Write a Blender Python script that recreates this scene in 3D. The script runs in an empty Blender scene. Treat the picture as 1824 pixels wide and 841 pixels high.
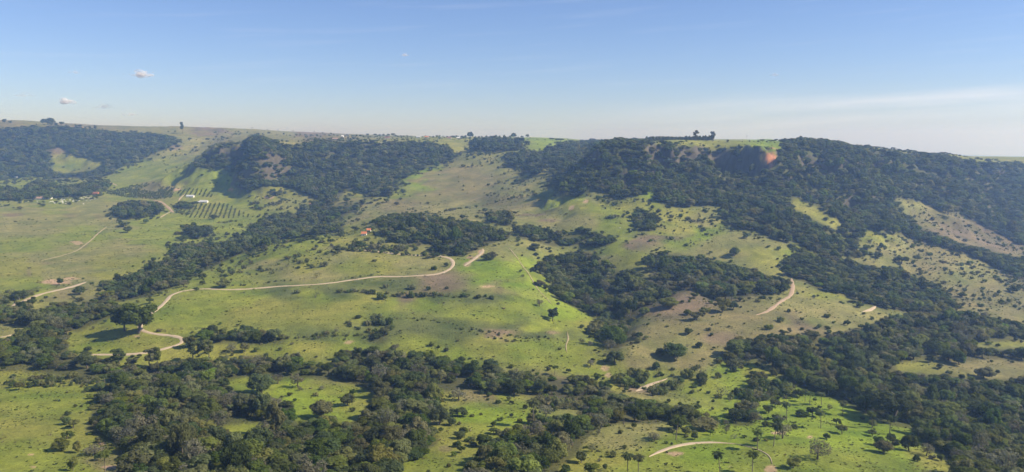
import bpy, bmesh, math, random
import numpy as np
from mathutils import Vector

scene = bpy.context.scene
COL = scene.collection
# ------------------------------------------------------------------ camera
F = 1404.0                       # focal length in photograph pixels (1824 wide)
PITCH = math.radians(7.1)
EYE = 160.0                      # height of the viewpoint above the valley datum
cam_d = bpy.data.cameras.new('camera'); cam = bpy.data.objects.new('camera', cam_d); COL.objects.link(cam)
cam.location = (0, 0, EYE); cam.rotation_euler = (math.pi/2 - PITCH, 0, 0)
cam_d.sensor_width = 36; cam_d.lens = 36*F/1824; cam_d.clip_start = 0.5; cam_d.clip_end = 90000
scene.camera = cam
# ------------------------------------------------------------------ light
SUN_EL, SUN_AZ = math.radians(39), math.radians(99)      # azimuth clockwise from +Y (the view direction)
w = bpy.data.worlds.new('World'); scene.world = w; w.use_nodes = True
nt = w.node_tree; N = nt.nodes; L = nt.links
bg = N['Background']; bg.inputs['Strength'].default_value = 0.084
sky = N.new('ShaderNodeTexSky'); sky.sky_type = 'NISHITA'; sky.sun_disc = False
sky.sun_elevation = SUN_EL; sky.sun_rotation = SUN_AZ; sky.altitude = 700
sky.air_density = 1.0; sky.dust_density = 0.3; sky.ozone_density = 3.2
def mnode(nt, op, a, b=None, c=None, clamp=False):
    n = nt.nodes.new('ShaderNodeMath'); n.operation = op; n.use_clamp = clamp
    for i, v in enumerate((a, b, c)):
        if v is None: continue
        if isinstance(v, (int, float)): n.inputs[i].default_value = v
        else: nt.links.new(v, n.inputs[i])
    return n.outputs[0]
def smooth(nt, v, a, b):
    n = nt.nodes.new('ShaderNodeMapRange'); n.interpolation_type = 'SMOOTHSTEP'
    n.inputs[1].default_value = a; n.inputs[2].default_value = b
    nt.links.new(v, n.inputs[0]); return n.outputs[0]
tc = N.new('ShaderNodeTexCoord'); sp = N.new('ShaderNodeSeparateXYZ'); L.new(tc.outputs['Generated'], sp.inputs[0])
az = mnode(nt, 'ARCTAN2', sp.outputs[0], sp.outputs[1]); el = sp.outputs[2]
# thin streaks of cirrus low in the sky: noise stretched along the azimuth, tilted up to the right
v1 = mnode(nt, 'SUBTRACT', el, mnode(nt, 'MULTIPLY', az, 0.055))
cv = N.new('ShaderNodeCombineXYZ'); L.new(mnode(nt, 'MULTIPLY', az, 2.2), cv.inputs[0]); L.new(mnode(nt, 'MULTIPLY', v1, 42.0), cv.inputs[1])
nz = N.new('ShaderNodeTexNoise'); nz.inputs['Scale'].default_value = 1.0; nz.inputs['Detail'].default_value = 6; nz.inputs['Roughness'].default_value = 0.55
L.new(cv.outputs[0], nz.inputs['Vector'])
band = mnode(nt, 'MULTIPLY', smooth(nt, v1, -0.012, 0.006), smooth(nt, v1, 0.045, 0.012))
side = smooth(nt, az, 0.02, 0.34)
cir = mnode(nt, 'MULTIPLY', mnode(nt, 'MULTIPLY', band, side), smooth(nt, nz.outputs['Fac'], 0.36, 0.66))
nz2 = N.new('ShaderNodeTexNoise'); nz2.inputs['Scale'].default_value = 2.3; nz2.inputs['Detail'].default_value = 7
L.new(cv.outputs[0], nz2.inputs['Vector'])
cir2 = mnode(nt, 'MULTIPLY', mnode(nt, 'MULTIPLY', smooth(nt, nz2.outputs['Fac'], 0.52, 0.75), smooth(nt, el, 0.02, 0.06)), 0.07)
cir = mnode(nt, 'ADD', mnode(nt, 'MULTIPLY', cir, 0.52), cir2, clamp=True)
mx = N.new('ShaderNodeMix'); mx.data_type = 'RGBA'
tint = N.new('ShaderNodeMix'); tint.data_type = 'RGBA'; tint.blend_type = 'MULTIPLY'; tint.inputs[0].default_value = 1.0
L.new(sky.outputs[0], tint.inputs[6]); tint.inputs[7].default_value = (0.885, 0.92, 1.16, 1)
L.new(cir, mx.inputs[0]); L.new(tint.outputs[2], mx.inputs[6]); mx.inputs[7].default_value = (8.2, 8.2, 8.8, 1)
L.new(mx.outputs[2], bg.inputs['Color'])
sun_d = bpy.data.lights.new('sun', 'SUN'); sun = bpy.data.objects.new('sun', sun_d); COL.objects.link(sun)
sun_d.energy = 5.0; sun_d.angle = math.radians(0.5); sun_d.color = (1.0, 0.92, 0.78)
sdir = Vector((math.sin(SUN_AZ)*math.cos(SUN_EL), math.cos(SUN_AZ)*math.cos(SUN_EL), math.sin(SUN_EL)))
sun.rotation_euler = (-sdir).to_track_quat('-Z', 'Y').to_euler()
vs = scene.view_settings
vs.view_transform = 'Standard'; vs.look = 'None'; vs.exposure = 0.50; vs.gamma = 1.0
scene.cycles.use_denoising = True
scene.cycles.max_bounces = 6; scene.cycles.diffuse_bounces = 3; scene.cycles.transmission_bounces = 3
scene.cycles.transparent_max_bounces = 64; scene.cycles.volume_bounces = 1
# ------------------------------------------------------------------ helpers
def project(x, y, z):
    """world -> photograph pixels, for laying the land-cover map out over the terrain"""
    zz = z - EYE
    dep = y*math.cos(PITCH) - zz*math.sin(PITCH)
    up = y*math.sin(PITCH) + zz*math.cos(PITCH)
    dep = np.maximum(dep, 1e-3)
    return 912 + F*x/dep, 420.5 - F*up/dep
def ray(px, py):
    a, b = (px-912)/F, -(py-420.5)/F
    return np.array([a, math.cos(PITCH)+b*math.sin(PITCH), -math.sin(PITCH)+b*math.cos(PITCH)])
def sstep(a, b, x):
    t = np.clip((x-a)/(b-a), 0, 1); return t*t*(3-2*t)
def hash2(ix, iy, seed):
    h = (ix.astype(np.int64)*374761393 + iy.astype(np.int64)*668265263 + seed*1442695041) & 0x7fffffff
    h = ((h ^ (h >> 13))*1274126177) & 0x7fffffff
    return ((h ^ (h >> 16)) & 0xffff)/65535.0
def vnoise(x, y, seed=0):
    ix, iy = np.floor(x), np.floor(y); fx, fy = x-ix, y-iy
    fx = fx*fx*(3-2*fx); fy = fy*fy*(3-2*fy)
    a, b = hash2(ix, iy, seed), hash2(ix+1, iy, seed); c, d = hash2(ix, iy+1, seed), hash2(ix+1, iy+1, seed)
    return (a*(1-fx)+b*fx)*(1-fy) + (c*(1-fx)+d*fx)*fy
def fbm(x, y, seed=0, octv=4):
    s, a, t = 0, 1.0, 0
    for k in range(octv):
        s = s + a*vnoise(x*2**k+17.3*k, y*2**k-9.1*k, seed+k); t += a; a *= .5
    return s/t
def inpoly(px, py, poly):
    p = np.asarray(poly, float); r = np.zeros(px.shape, bool); j = len(p)-1
    for i in range(len(p)):
        yi, yj, xi, xj = p[i, 1], p[j, 1], p[i, 0], p[j, 0]
        if yi != yj:
            r ^= ((yi > py) != (yj > py)) & (px < (xj-xi)*(py-yi)/(yj-yi)+xi)
        j = i
    return r
def obj(name, me, parent=None, loc=None):
    o = bpy.data.objects.new(name, me); COL.objects.link(o)
    if parent: o.parent = parent
    if loc is not None: o.location = loc
    return o
def tag(o, label=None, cat=None, group=None, kind=None):
    for k, v in (('label', label), ('category', cat), ('group', group), ('kind', kind)):
        if v: o[k] = v
    return o
def pymesh(name, v, f, mats, fm=None, smooth_=False):
    me = bpy.data.meshes.new(name); me.from_pydata(v if isinstance(v, list) else v.tolist(), [], f if isinstance(f, list) else f.tolist())
    for m in mats: me.materials.append(m)
    if fm is not None: me.polygons.foreach_set('material_index', np.asarray(fm, np.int32))
    if smooth_: me.polygons.foreach_set('use_smooth', np.ones(len(me.polygons), bool))
    me.update(); return me
# ------------------------------------------------------------------ terrain heights
# columns of the view: (row, forward distance) of the ground seen there; (None, distance, height) for ground hidden behind a crest
FG = [(841, 332), (760, 420), (700, 503), (650, 573)]
COLS = {
 0:   [(841,330),(760,420),(700,505),(660,565),(600,640),(550,745),(520,830),(480,990),(440,1180),(400,1430),(370,1640),(350,1850),(335,2050),(320,2450),(302,2620),(264,2820),(230,3000),(214,3600),(None,5000,225),(None,9000,150)],
 75:  [(841,330),(760,420),(700,503),(655,570),(600,645),(550,745),(520,830),(480,990),(440,1180),(400,1430),(370,1640),(350,1840),(332,2050),(318,2450),(302,2620),(264,2800),(228,3000),(216,3600),(None,5000,225),(None,9000,150)],
 150: FG+[(600,650),(550,745),(520,830),(480,990),(440,1180),(400,1430),(370,1640),(350,1820),(332,2050),(317,2480),(302,2600),(264,2800),(232,3000),(226,3500),(None,5000,215),(None,9000,150)],
 225: FG+[(600,632),(560,690),(530,790),(500,890),(480,985),(440,1170),(400,1440),(370,1660),(345,1880),(325,2100),(305,2400),(285,2600),(258,2800),(238,3000),(232,3300),(None,5000,200),(None,9000,150)],
 300: FG+[(600,628),(560,685),(530,742),(505,835),(470,985),(440,1150),(400,1440),(370,1660),(340,1900),(320,2150),(300,2350),(280,2600),(260,2750),(236,3000),(225,3400),(None,5000,190),(None,9000,150)],
 345: FG+[(600,626),(560,688),(520,760),(500,830),(478,960),(440,1160),(400,1430),(370,1630),(345,1780),(330,1830),(312,1900),(302,1960),(None,2120,72),(282,2550),(262,2750),(242,2950),(226,3400),(None,5000,185),(None,9000,150)],
 385: FG+[(600,625),(560,690),(520,760),(490,860),(470,960),(440,1170),(400,1420),(375,1600),(350,1750),(330,1830),(310,1900),(298,1940),(275,1995),(264,2020),(None,2200,118),(250,2850),(240,3000),(228,3450),(None,5000,182),(None,9000,150)],
 426: FG+[(600,625),(560,690),(520,760),(490,850),(465,955),(452,1010),(None,1100,3),(415,1320),(390,1485),(360,1670),(345,1750),(330,1825),(310,1890),(285,1960),(266,2005),(258,2060),(None,2250,150),(244,2800),(236,3200),(229,3600),(None,5000,180),(None,9000,150)],
 452: FG+[(600,624),(560,688),(520,758),(490,848),(460,945),(444,1010),(None,1110,4),(412,1320),(390,1480),(362,1650),(345,1712),(332,1742),(312,1768),(282,1790),(256,1815),(249,1900),(None,2250,150),(243,2750),(236,3200),(229,3600),(None,5000,180),(None,9000,150)],
 474: FG+[(600,622),(560,686),(520,757),(490,846),(455,940),(438,1005),(None,1120,5),(407,1345),(388,1480),(364,1620),(345,1700),(331,1742),(308,1785),(280,1815),(258,1850),(252,1950),(None,2250,152),(242,2900),(234,3700),(None,5000,180),(None,9000,150)],
 500: FG+[(600,620),(560,684),(520,756),(490,845),(450,935),(432,1000),(None,1130,6),(402,1370),(385,1480),(365,1590),(345,1680),(330,1740),(305,1830),(280,1920),(262,2030),(256,2090),(250,2300),(240,3200),(233,3900),(None,5000,180),(None,9000,150)],
 560: FG+[(620,600),(560,680),(520,750),(480,840),(450,920),(428,1010),(None,1140,12),(400,1360),(385,1460),(370,1550),(350,1650),(330,1720),(305,1850),(276,1950),(258,2070),(252,2150),(246,2500),(237,4200),(None,6000,178),(None,9000,150)],
 630: FG+[(620,602),(560,680),(520,750),(480,840),(450,920),(425,1000),(412,1060),(None,1180,22),(378,1420),(365,1520),(350,1600),(332,1690),(308,1820),(280,1940),(260,2060),(254,2150),(248,2500),(239,3900),(None,6000,170),(None,9000,140)],
 700: FG+[(620,605),(560,680),(520,750),(480,840),(450,920),(420,1000),(402,1060),(392,1110),(None,1250,36),(370,1450),(350,1560),(330,1680),(308,1800),(288,1900),(266,2000),(256,2080),(249,2400),(243,3400),(None,6000,160),(None,9000,130)],
 780: FG+[(620,602),(560,680),(520,748),(480,838),(455,905),(425,995),(400,1070),(390,1120),(None,1250,38),(370,1420),(350,1530),(330,1650),(310,1770),(298,1850),(268,2000),(257,2090),(250,2300),(245,3000),(None,6000,155),(None,9000,130)],
 850: FG+[(620,600),(560,680),(520,745),(480,835),(455,900),(432,982),(405,1065),(390,1130),(None,1250,40),(370,1380),(350,1500),(330,1620),(300,1800),(280,1920),(265,2030),(254,2200),(247,2500),(244,3000),(None,6000,150),(None,9000,125)],
 920: [(841,333),(760,420),(700,503),(660,560),(620,605),(560,682),(520,746),(480,832),(450,910),(425,975),(412,1035),(395,1110),(370,1260),(350,1390),(330,1530),(300,1700),(280,1830),(265,1960),(255,2100),(248,2500),(245,2800),(None,6000,150),(None,9000,125)],
 980: [(841,334),(760,420),(700,505),(680,535),(650,572),(600,642),(560,708),(520,790),(480,876),(450,945),(425,990),(410,1050),(390,1120),(370,1220),(350,1320),(330,1450),(300,1600),(280,1750),(268,1900),(260,2000),(251,2200),(None,4000,150),(None,9000,125)],
 1030:[(841,335),(760,420),(700,505),(672,548),(645,580),(600,658),(560,730),(520,802),(480,892),(440,968),(420,1010),(400,1045),(370,1130),(348,1195),(332,1240),(318,1285),(None,1420,84),(300,1600),(280,1760),(268,1900),(259,2100),(None,4000,148),(None,9000,125)],
 1075:[(841,335),(760,420),(700,503),(672,548),(645,580),(610,630),(570,706),(520,795),(480,876),(440,955),(400,1045),(370,1130),(345,1190),(318,1250),(290,1292),(270,1325),(None,1500,128),(None,1900,140),(258,2200),(None,4000,148),(None,9000,125)],
 1110:[(841,335),(760,420),(700,500),(670,550),(645,580),(615,600),(575,690),(520,780),(480,860),(440,940),(400,1042),(370,1122),(348,1180),(320,1258),(290,1312),(268,1335),(256,1400),(253,1800),(None,3000,152),(None,9000,125)],
 1180:[(841,338),(800,373),(760,422),(720,482),(690,530),(665,562),(620,612),(580,655),(530,735),(490,820),(440,935),(400,1035),(370,1110),(345,1172),(320,1258),(292,1302),(270,1325),(258,1385),(252,1800),(None,3000,154),(None,9000,125)],
 1250:[(841,340),(800,375),(760,425),(720,485),(690,530),(660,565),(620,610),(580,650),(540,715),(500,800),(460,890),(420,985),(390,1060),(360,1130),(338,1190),(315,1240),(288,1275),(269,1300),(261,1380),(254,1800),(None,3000,154),(None,9000,125)],
 1272:[(841,340),(800,374),(760,424),(720,485),(690,530),(660,567),(620,612),(580,655),(540,718),(500,802),(460,895),(420,990),(390,1065),(360,1140),(352,1195),(338,1375),(285,1402),(270,1412),(264,1430),(255,1800),(None,3000,154),(None,9000,125)],
 1312:[(841,340),(800,374),(760,424),(720,485),(690,530),(660,567),(620,612),(580,655),(540,718),(500,802),(460,895),(420,990),(390,1065),(360,1140),(352,1195),(337,1338),(285,1365),(269,1376),(263,1410),(255,1700),(None,3000,154),(None,9000,125)],
 1345:[(841,340),(800,374),(760,424),(720,485),(690,530),(660,567),(620,612),(580,655),(540,718),(500,802),(460,895),(430,965),(400,1045),(370,1120),(350,1195),(332,1290),(285,1318),(269,1330),(263,1392),(254,1700),(None,3000,154),(None,9000,125)],
 1366:[(841,340),(800,374),(760,424),(720,485),(690,530),(660,567),(620,612),(580,655),(540,718),(500,802),(460,895),(430,965),(400,1045),(370,1120),(348,1180),(326,1258),(288,1280),(269,1292),(263,1380),(254,1700),(None,3000,154),(None,9000,125)],
 1392:[(841,340),(800,374),(760,424),(720,485),(690,530),(660,567),(620,612),(580,655),(540,718),(500,802),(460,895),(430,965),(400,1040),(370,1120),(335,1205),(308,1258),(285,1300),(268,1335),(261,1380),(254,1700),(None,3000,154),(None,9000,125)],
 1440:[(841,341),(800,374),(760,427),(720,488),(690,533),(660,572),(620,618),(580,667),(540,733),(500,818),(460,910),(430,975),(400,1050),(370,1130),(330,1240),(290,1330),(268,1385),(258,1440),(258,1700),(None,3000,128),(None,9000,10)],
 1550:[(841,345),(800,385),(760,440),(720,500),(690,545),(660,580),(620,630),(580,690),(540,760),(500,850),(460,960),(430,1040),(400,1120),(370,1210),(330,1330),(298,1420),(276,1490),(270,1600),(None,3000,92),(None,9000,-60)],
 1640:[(841,348),(800,392),(760,448),(720,506),(685,555),(645,606),(610,665),(570,745),(530,835),(490,945),(455,1050),(425,1140),(390,1250),(350,1370),(312,1470),(290,1540),(281,1600),(None,2200,96),(None,4000,40),(None,9000,-110)],
 1700:[(841,350),(800,400),(760,455),(720,510),(680,560),(640,615),(600,690),(560,780),(520,880),(480,1000),(450,1090),(420,1180),(380,1300),(340,1420),(315,1500),(292,1580),(286,1660),(279,2200),(None,4000,40),(None,9000,-130)],
 1760:[(841,360),(800,407),(760,460),(720,515),(680,565),(640,628),(600,705),(560,800),(520,905),(480,1030),(450,1140),(420,1260),(380,1400),(345,1520),(315,1600),(298,1690),(288,1800),(280,2300),(None,4000,35),(None,9000,-140)],
 1824:[(841,370),(800,415),(760,465),(720,520),(680,570),(640,640),(600,720),(560,820),(520,930),(480,1060),(440,1230),(400,1400),(370,1500),(340,1620),(315,1720),(298,1800),(287,1950),(282,2400),(None,4000,30),(None,9000,-150)],
}
# buttresses and recesses of the right hand scarp between the columns above
def rib(px, like, top_row, rows): COLS[px] = [r for r in COLS[like] if r[0] and r[0] >= top_row] + rows + [r for r in COLS[like] if r[0] is None or r[0] < rows[-1][0]]
rib(1146, 1180, 360, [(345,1162),(320,1222),(292,1258),(270,1285)])
rib(1214, 1180, 360, [(345,1180),(326,1300),(296,1338),(272,1352)])
rib(1412, 1440, 365, [(345,1190),(318,1258),(290,1300),(268,1345)])
rib(1478, 1440, 365, [(345,1225),(318,1300),(290,1400),(268,1450)])
rib(1505, 1550, 365, [(345,1235),(318,1290),(290,1330),(268,1390)])
rib(1578, 1550, 365, [(350,1290),(328,1400),(300,1478),(281,1530)])
rib(1606, 1640, 385, [(350,1320),(325,1375),(300,1420),(282,1500)])
COLS[-230] = COLS[0]; COLS[2060] = COLS[1824]
APEX = 60.0
cx, cl, cz = [], [], []
def ctrl(x, y, z): cx.append(x/(y+APEX)); cl.append(math.log(y+APEX)); cz.append(z)
for px, rows in COLS.items():
    for r in rows:
        if r[0] is None:
            ctrl((px-912)/F*r[1], r[1], r[2])
        else:
            d = ray(px, r[0]); k = r[1]/d[1]; ctrl(d[0]*k, r[1], EYE + d[2]*k)
for xi in np.linspace(-1.1, 1.1, 9):
    for y, z in ((-45,159),(-20,158.7),(0,158.3),(12,149),(60,121),(120,90),(220,47),(290,25)):
        ctrl(xi*(y+APEX), y, z)
cx, cl, cz = map(np.array, (cx, cl, cz))
def phi(r2): return np.sqrt(r2 + 0.0006)
D2 = (cx[:, None]-cx)**2 + (cl[:, None]-cl)**2
n = len(cx); A = np.zeros((n+3, n+3)); A[:n, :n] = phi(D2) - 0.004*np.eye(n); A[:n, n] = 1; A[:n, n+1] = cx; A[:n, n+2] = cl; A[n:, :n] = A[:n, n:].T
sol = np.linalg.solve(A, np.concatenate([cz, [0, 0, 0]]))
NU = 860
U = np.linspace(-0.92, 0.92, NU)
V = np.concatenate([np.log(np.linspace(15, 380, 26)[:-1]), np.linspace(math.log(380), math.log(700), 120)[:-1], np.linspace(math.log(700), math.log(3200), 340)[:-1], np.linspace(math.log(3200), math.log(12000), 40)])
NV = len(V)
UU, VV = np.meshgrid(U, V)
Z = np.empty(UU.shape)
for i in range(NV):
    r2 = (U[:, None]-cx)**2 + (V[i]-cl)**2
    Z[i] = phi(r2) @ sol[:n] + sol[n] + sol[n+1]*U + sol[n+2]*V[i]
GY = np.exp(VV) - APEX; GX = UU*np.exp(VV)
dzdx = np.gradient(Z, axis=1)/np.gradient(GX, axis=1); dzdy = np.gradient(Z, axis=0)/np.gradient(GY, axis=0)
slope = np.sqrt(dzdx**2 + dzdy**2)
amp = sstep(120, 330, GY)*np.interp(GY, [300, 700, 1500, 3000, 9000], [.8, 1.0, 1.5, 3, 3])
scarp = sstep(.22, .5, slope)*sstep(900, 1150, GY)
Z += amp*(fbm(GX/70, GY/70, 3, 5)-.5)*2.2
Z += scarp*(np.abs(fbm(GX/75, GY/110, 11, 4)-.5)*-58+5.5)*np.interp(GY, [1000, 1600, 2500], [1.5, 1.5, 1.6])
Z += amp*.35*(fbm(GX/11, GY/11, 7, 3)-.5)
def blur(m, k, n_):
    for _ in range(n_):
        c = np.cumsum(np.pad(m, ((k+1, k), (0, 0)), 'edge'), 0); m = (c[2*k+1:]-c[:-2*k-1])/(2*k+1)
        c = np.cumsum(np.pad(m, ((0, 0), (k+1, k)), 'edge'), 1); m = (c[:, 2*k+1:]-c[:, :-2*k-1])/(2*k+1)
    return m
def H(x, y):
    """terrain height at world x, y (bilinear in the terrain's own grid)"""
    x = np.asarray(x, float); y = np.asarray(y, float)
    e = np.maximum(y+APEX, 15.1); u = np.clip((x/e - U[0])/(U[1]-U[0]), 0, NU-1.001); v = np.clip(np.interp(np.log(e), V, np.arange(NV)), 0, NV-1.001)
    i, j = v.astype(int), u.astype(int); a, b = v-i, u-j
    return (Z[i, j]*(1-b)+Z[i, j+1]*b)*(1-a) + (Z[i+1, j]*(1-b)+Z[i+1, j+1]*b)*a
YS = np.exp(np.linspace(math.log(280), math.log(9000), 3000))
def hit(px, py):
    """the ground point that this direction of view meets first"""
    d = ray(px, py); k = YS/d[1]
    f = EYE + d[2]*k - H(d[0]*k, YS)
    b = np.nonzero(f <= 0)[0]
    i = b[0] if len(b) else int(np.argmin(f))
    y = YS[i]
    if len(b) and i > 0:
        t = f[i-1]/(f[i-1]-f[i]); y = YS[i-1] + t*(YS[i]-YS[i-1])
    k = y/d[1]; x = d[0]*k
    return np.array([x, y, float(H(x, y))])
# ------------------------------------------------------------------ land cover: where woods stand and what the open ground is like
WOODS = {
 'scarp_right': [(985,335),(1030,298),(1060,273),(1085,252),(1110,247),(1180,252),(1260,260),(1340,264),(1385,264),(1400,250),(1440,246),(1490,250),(1530,262),(1580,266),(1640,272),(1690,276),(1720,282),(1760,288),(1824,290),(1824,500),(1780,478),(1740,455),(1690,440),(1640,425),(1590,412),(1540,405),(1525,430),(1520,450),(1490,455),(1450,445),(1420,430),(1380,425),(1340,405),(1310,405),(1288,392),(1283,360),(1246,362),(1207,366),(1176,360),(1170,342),(1155,334),(1142,342),(1102,353),(1063,337),(1030,340),(1000,347)],
 'gully_mid_right': [(1393,465),(1420,452),(1460,450),(1510,460),(1560,470),(1600,475),(1640,490),(1680,510),(1700,530),(1695,545),(1660,555),(1620,550),(1570,545),(1530,530),(1490,515),(1460,512),(1430,495),(1410,492),(1395,485)],
 'gully_center_right': [(1158,458),(1165,445),(1210,445),(1255,455),(1290,465),(1330,478),(1370,485),(1395,490),(1402,508),(1370,522),(1340,520),(1300,528),(1265,530),(1235,510),(1205,515),(1170,500),(1160,480)],
 'gully_center': [(950,472),(970,455),(1000,450),(1040,443),(1070,460),(1100,478),(1140,480),(1155,500),(1200,505),(1200,528),(1150,545),(1130,560),(1115,575),(1113,600),(1095,628),(1078,612),(1065,580),(1050,555),(1020,540),(985,520),(975,490)],
 'strip_upper': [(918,405),(945,402),(980,415),(1010,412),(1040,408),(1065,415),(1092,420),(1090,430),(1070,435),(1020,433),(985,435),(950,425),(925,420)],
 'hilltop': [(668,398),(690,385),(720,380),(760,382),(800,390),(850,395),(880,402),(905,412),(885,425),(860,433),(840,445),(815,452),(780,446),(770,432),(720,432),(690,420)],
 'scarp_left': [(343,297),(365,275),(385,258),(410,253),(430,260),(445,243),(460,240),(480,248),(520,256),(570,248),(620,252),(680,252),(760,252),(800,258),(805,275),(785,292),(745,302),(715,318),(712,330),(690,345),(655,352),(620,368),(590,385),(565,395),(540,372),(568,352),(526,336),(495,328),(440,342),(428,335),(425,318),(420,308),(400,300),(370,299)],
 'stream_wood': [(180,515),(200,500),(250,480),(290,460),(310,440),(350,432),(400,428),(440,410),(465,392),(490,380),(540,375),(575,370),(610,365),(650,358),(620,378),(590,390),(615,400),(600,410),(560,415),(520,418),(480,430),(445,440),(400,460),(370,475),(340,485),(300,508),(260,522),(215,530),(190,528)],
 'left_wood': [(0,540),(40,535),(70,548),(110,530),(135,545),(150,530),(200,530),(215,550),(190,562),(160,572),(140,585),(120,580),(112,600),(130,622),(155,632),(205,640),(200,660),(150,665),(100,658),(50,652),(0,650),(0,600),(30,595),(50,582),(45,572),(0,572)],
 'lower_left_wood': [(178,690),(200,655),(240,645),(300,640),(380,640),(460,632),(520,637),(580,642),(620,625),(680,620),(730,625),(780,630),(820,640),(870,650),(940,660),(1000,665),(1060,672),(1100,690),(1085,700),(1000,698),(940,694),(880,690),(830,683),(790,688),(765,706),(760,735),(775,755),(780,778),(740,795),(705,815),(690,850),(230,850),(235,828),(212,795),(200,768),(152,755),(165,720)],
 'lower_center_wood': [(838,850),(850,810),(880,780),(930,757),(960,747),(1000,735),(1040,728),(1060,713),(1090,703),(1120,700),(1150,712),(1200,722),(1255,728),(1225,740),(1170,742),(1100,742),(1060,752),(1042,772),(1028,795),(1000,815),(975,850)],
 'lower_right_wood': [(1282,625),(1310,602),(1380,592),(1440,590),(1500,585),(1560,572),(1620,557),(1690,548),(1760,560),(1824,575),(1824,850),(1715,850),(1685,805),(1650,780),(1625,752),(1590,747),(1560,737),(1540,727),(1500,705),(1450,690),(1400,672),(1385,655),(1360,640),(1320,638),(1290,638)],
 'far_scarp': [(0,228),(70,223),(120,225),(170,230),(220,235),(280,238),(310,243),(325,250),(300,260),(280,270),(245,285),(205,298),(190,310),(170,318),(130,315),(100,318),(60,312),(0,318)],
 'far_grove': [(0,334),(40,338),(60,325),(85,320),(95,335),(130,330),(160,325),(192,322),(195,332),(175,343),(140,348),(100,350),(0,355)],
 'field_clump': [(200,370),(215,362),(250,360),(285,364),(285,375),(262,382),(225,388),(205,384)],
 'field_pair': [(332,405),(355,403),(376,405),(375,418),(345,422),(330,415)],
 'slope_round_clump': [(870,380),(890,377),(912,382),(913,396),(895,398),(872,392)],
 'slope_clump': [(1130,385),(1145,376),(1165,380),(1166,404),(1150,408),(1132,400)],
 'ridge_clump': [(840,250),(880,247),(928,250),(925,266),(880,268),(845,264)],
 'slope_patch': [(905,275),(930,265),(960,268),(970,290),(955,310),(925,300),(900,295)],
 'gap_wood': [(960,272),(985,262),(1010,252),(1082,250),(1062,275),(1035,300),(1005,322),(985,325),(985,300),(975,285)],
 'hedge_left': [(358,588),(400,584),(440,582),(470,590),(510,596),(508,605),(440,606),(372,604)],
 'hill_clump_b': [(655,593),(678,588),(694,592),(688,601),(655,602)],
 'knoll_strip': [(1300,735),(1330,725),(1345,735),(1340,745),(1305,746)],
 'house_trees': [(312,366),(326,358),(345,362),(344,369),(325,371)],
}
HOLES = [
 [(1405,352),(1425,350),(1450,362),(1480,380),(1502,397),(1490,403),(1470,395),(1440,380),(1415,368)],
 [(1597,350),(1640,357),(1680,373),(1735,390),(1775,415),(1824,436),(1824,456),(1760,440),(1700,425),(1660,408),(1640,397),(1610,374)],
 [(592,363),(618,337),(650,337),(650,350),(623,363)],
 [(400,668),(440,662),(500,664),(560,665),(610,668),(650,682),(675,697),(658,712),(642,732),(612,744),(585,728),(545,735),(528,738),(518,728),(505,705),(470,690),(420,688)],
 [(398,745),(440,742),(478,740),(470,752),(440,760),(405,760)],
 [(1592,640),(1640,633),(1690,634),(1780,632),(1824,638),(1824,662),(1760,667),(1720,670),(1690,657),(1650,657),(1600,650)],
 [(1735,602),(1824,600),(1824,612),(1750,615)],
 [(95,260),(115,265),(140,280),(180,285),(185,292),(160,302),(110,308),(90,300),(85,285)],
 [(1357,269),(1381,267),(1386,282),(1383,297),(1366,295),(1359,284)],
]
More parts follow.
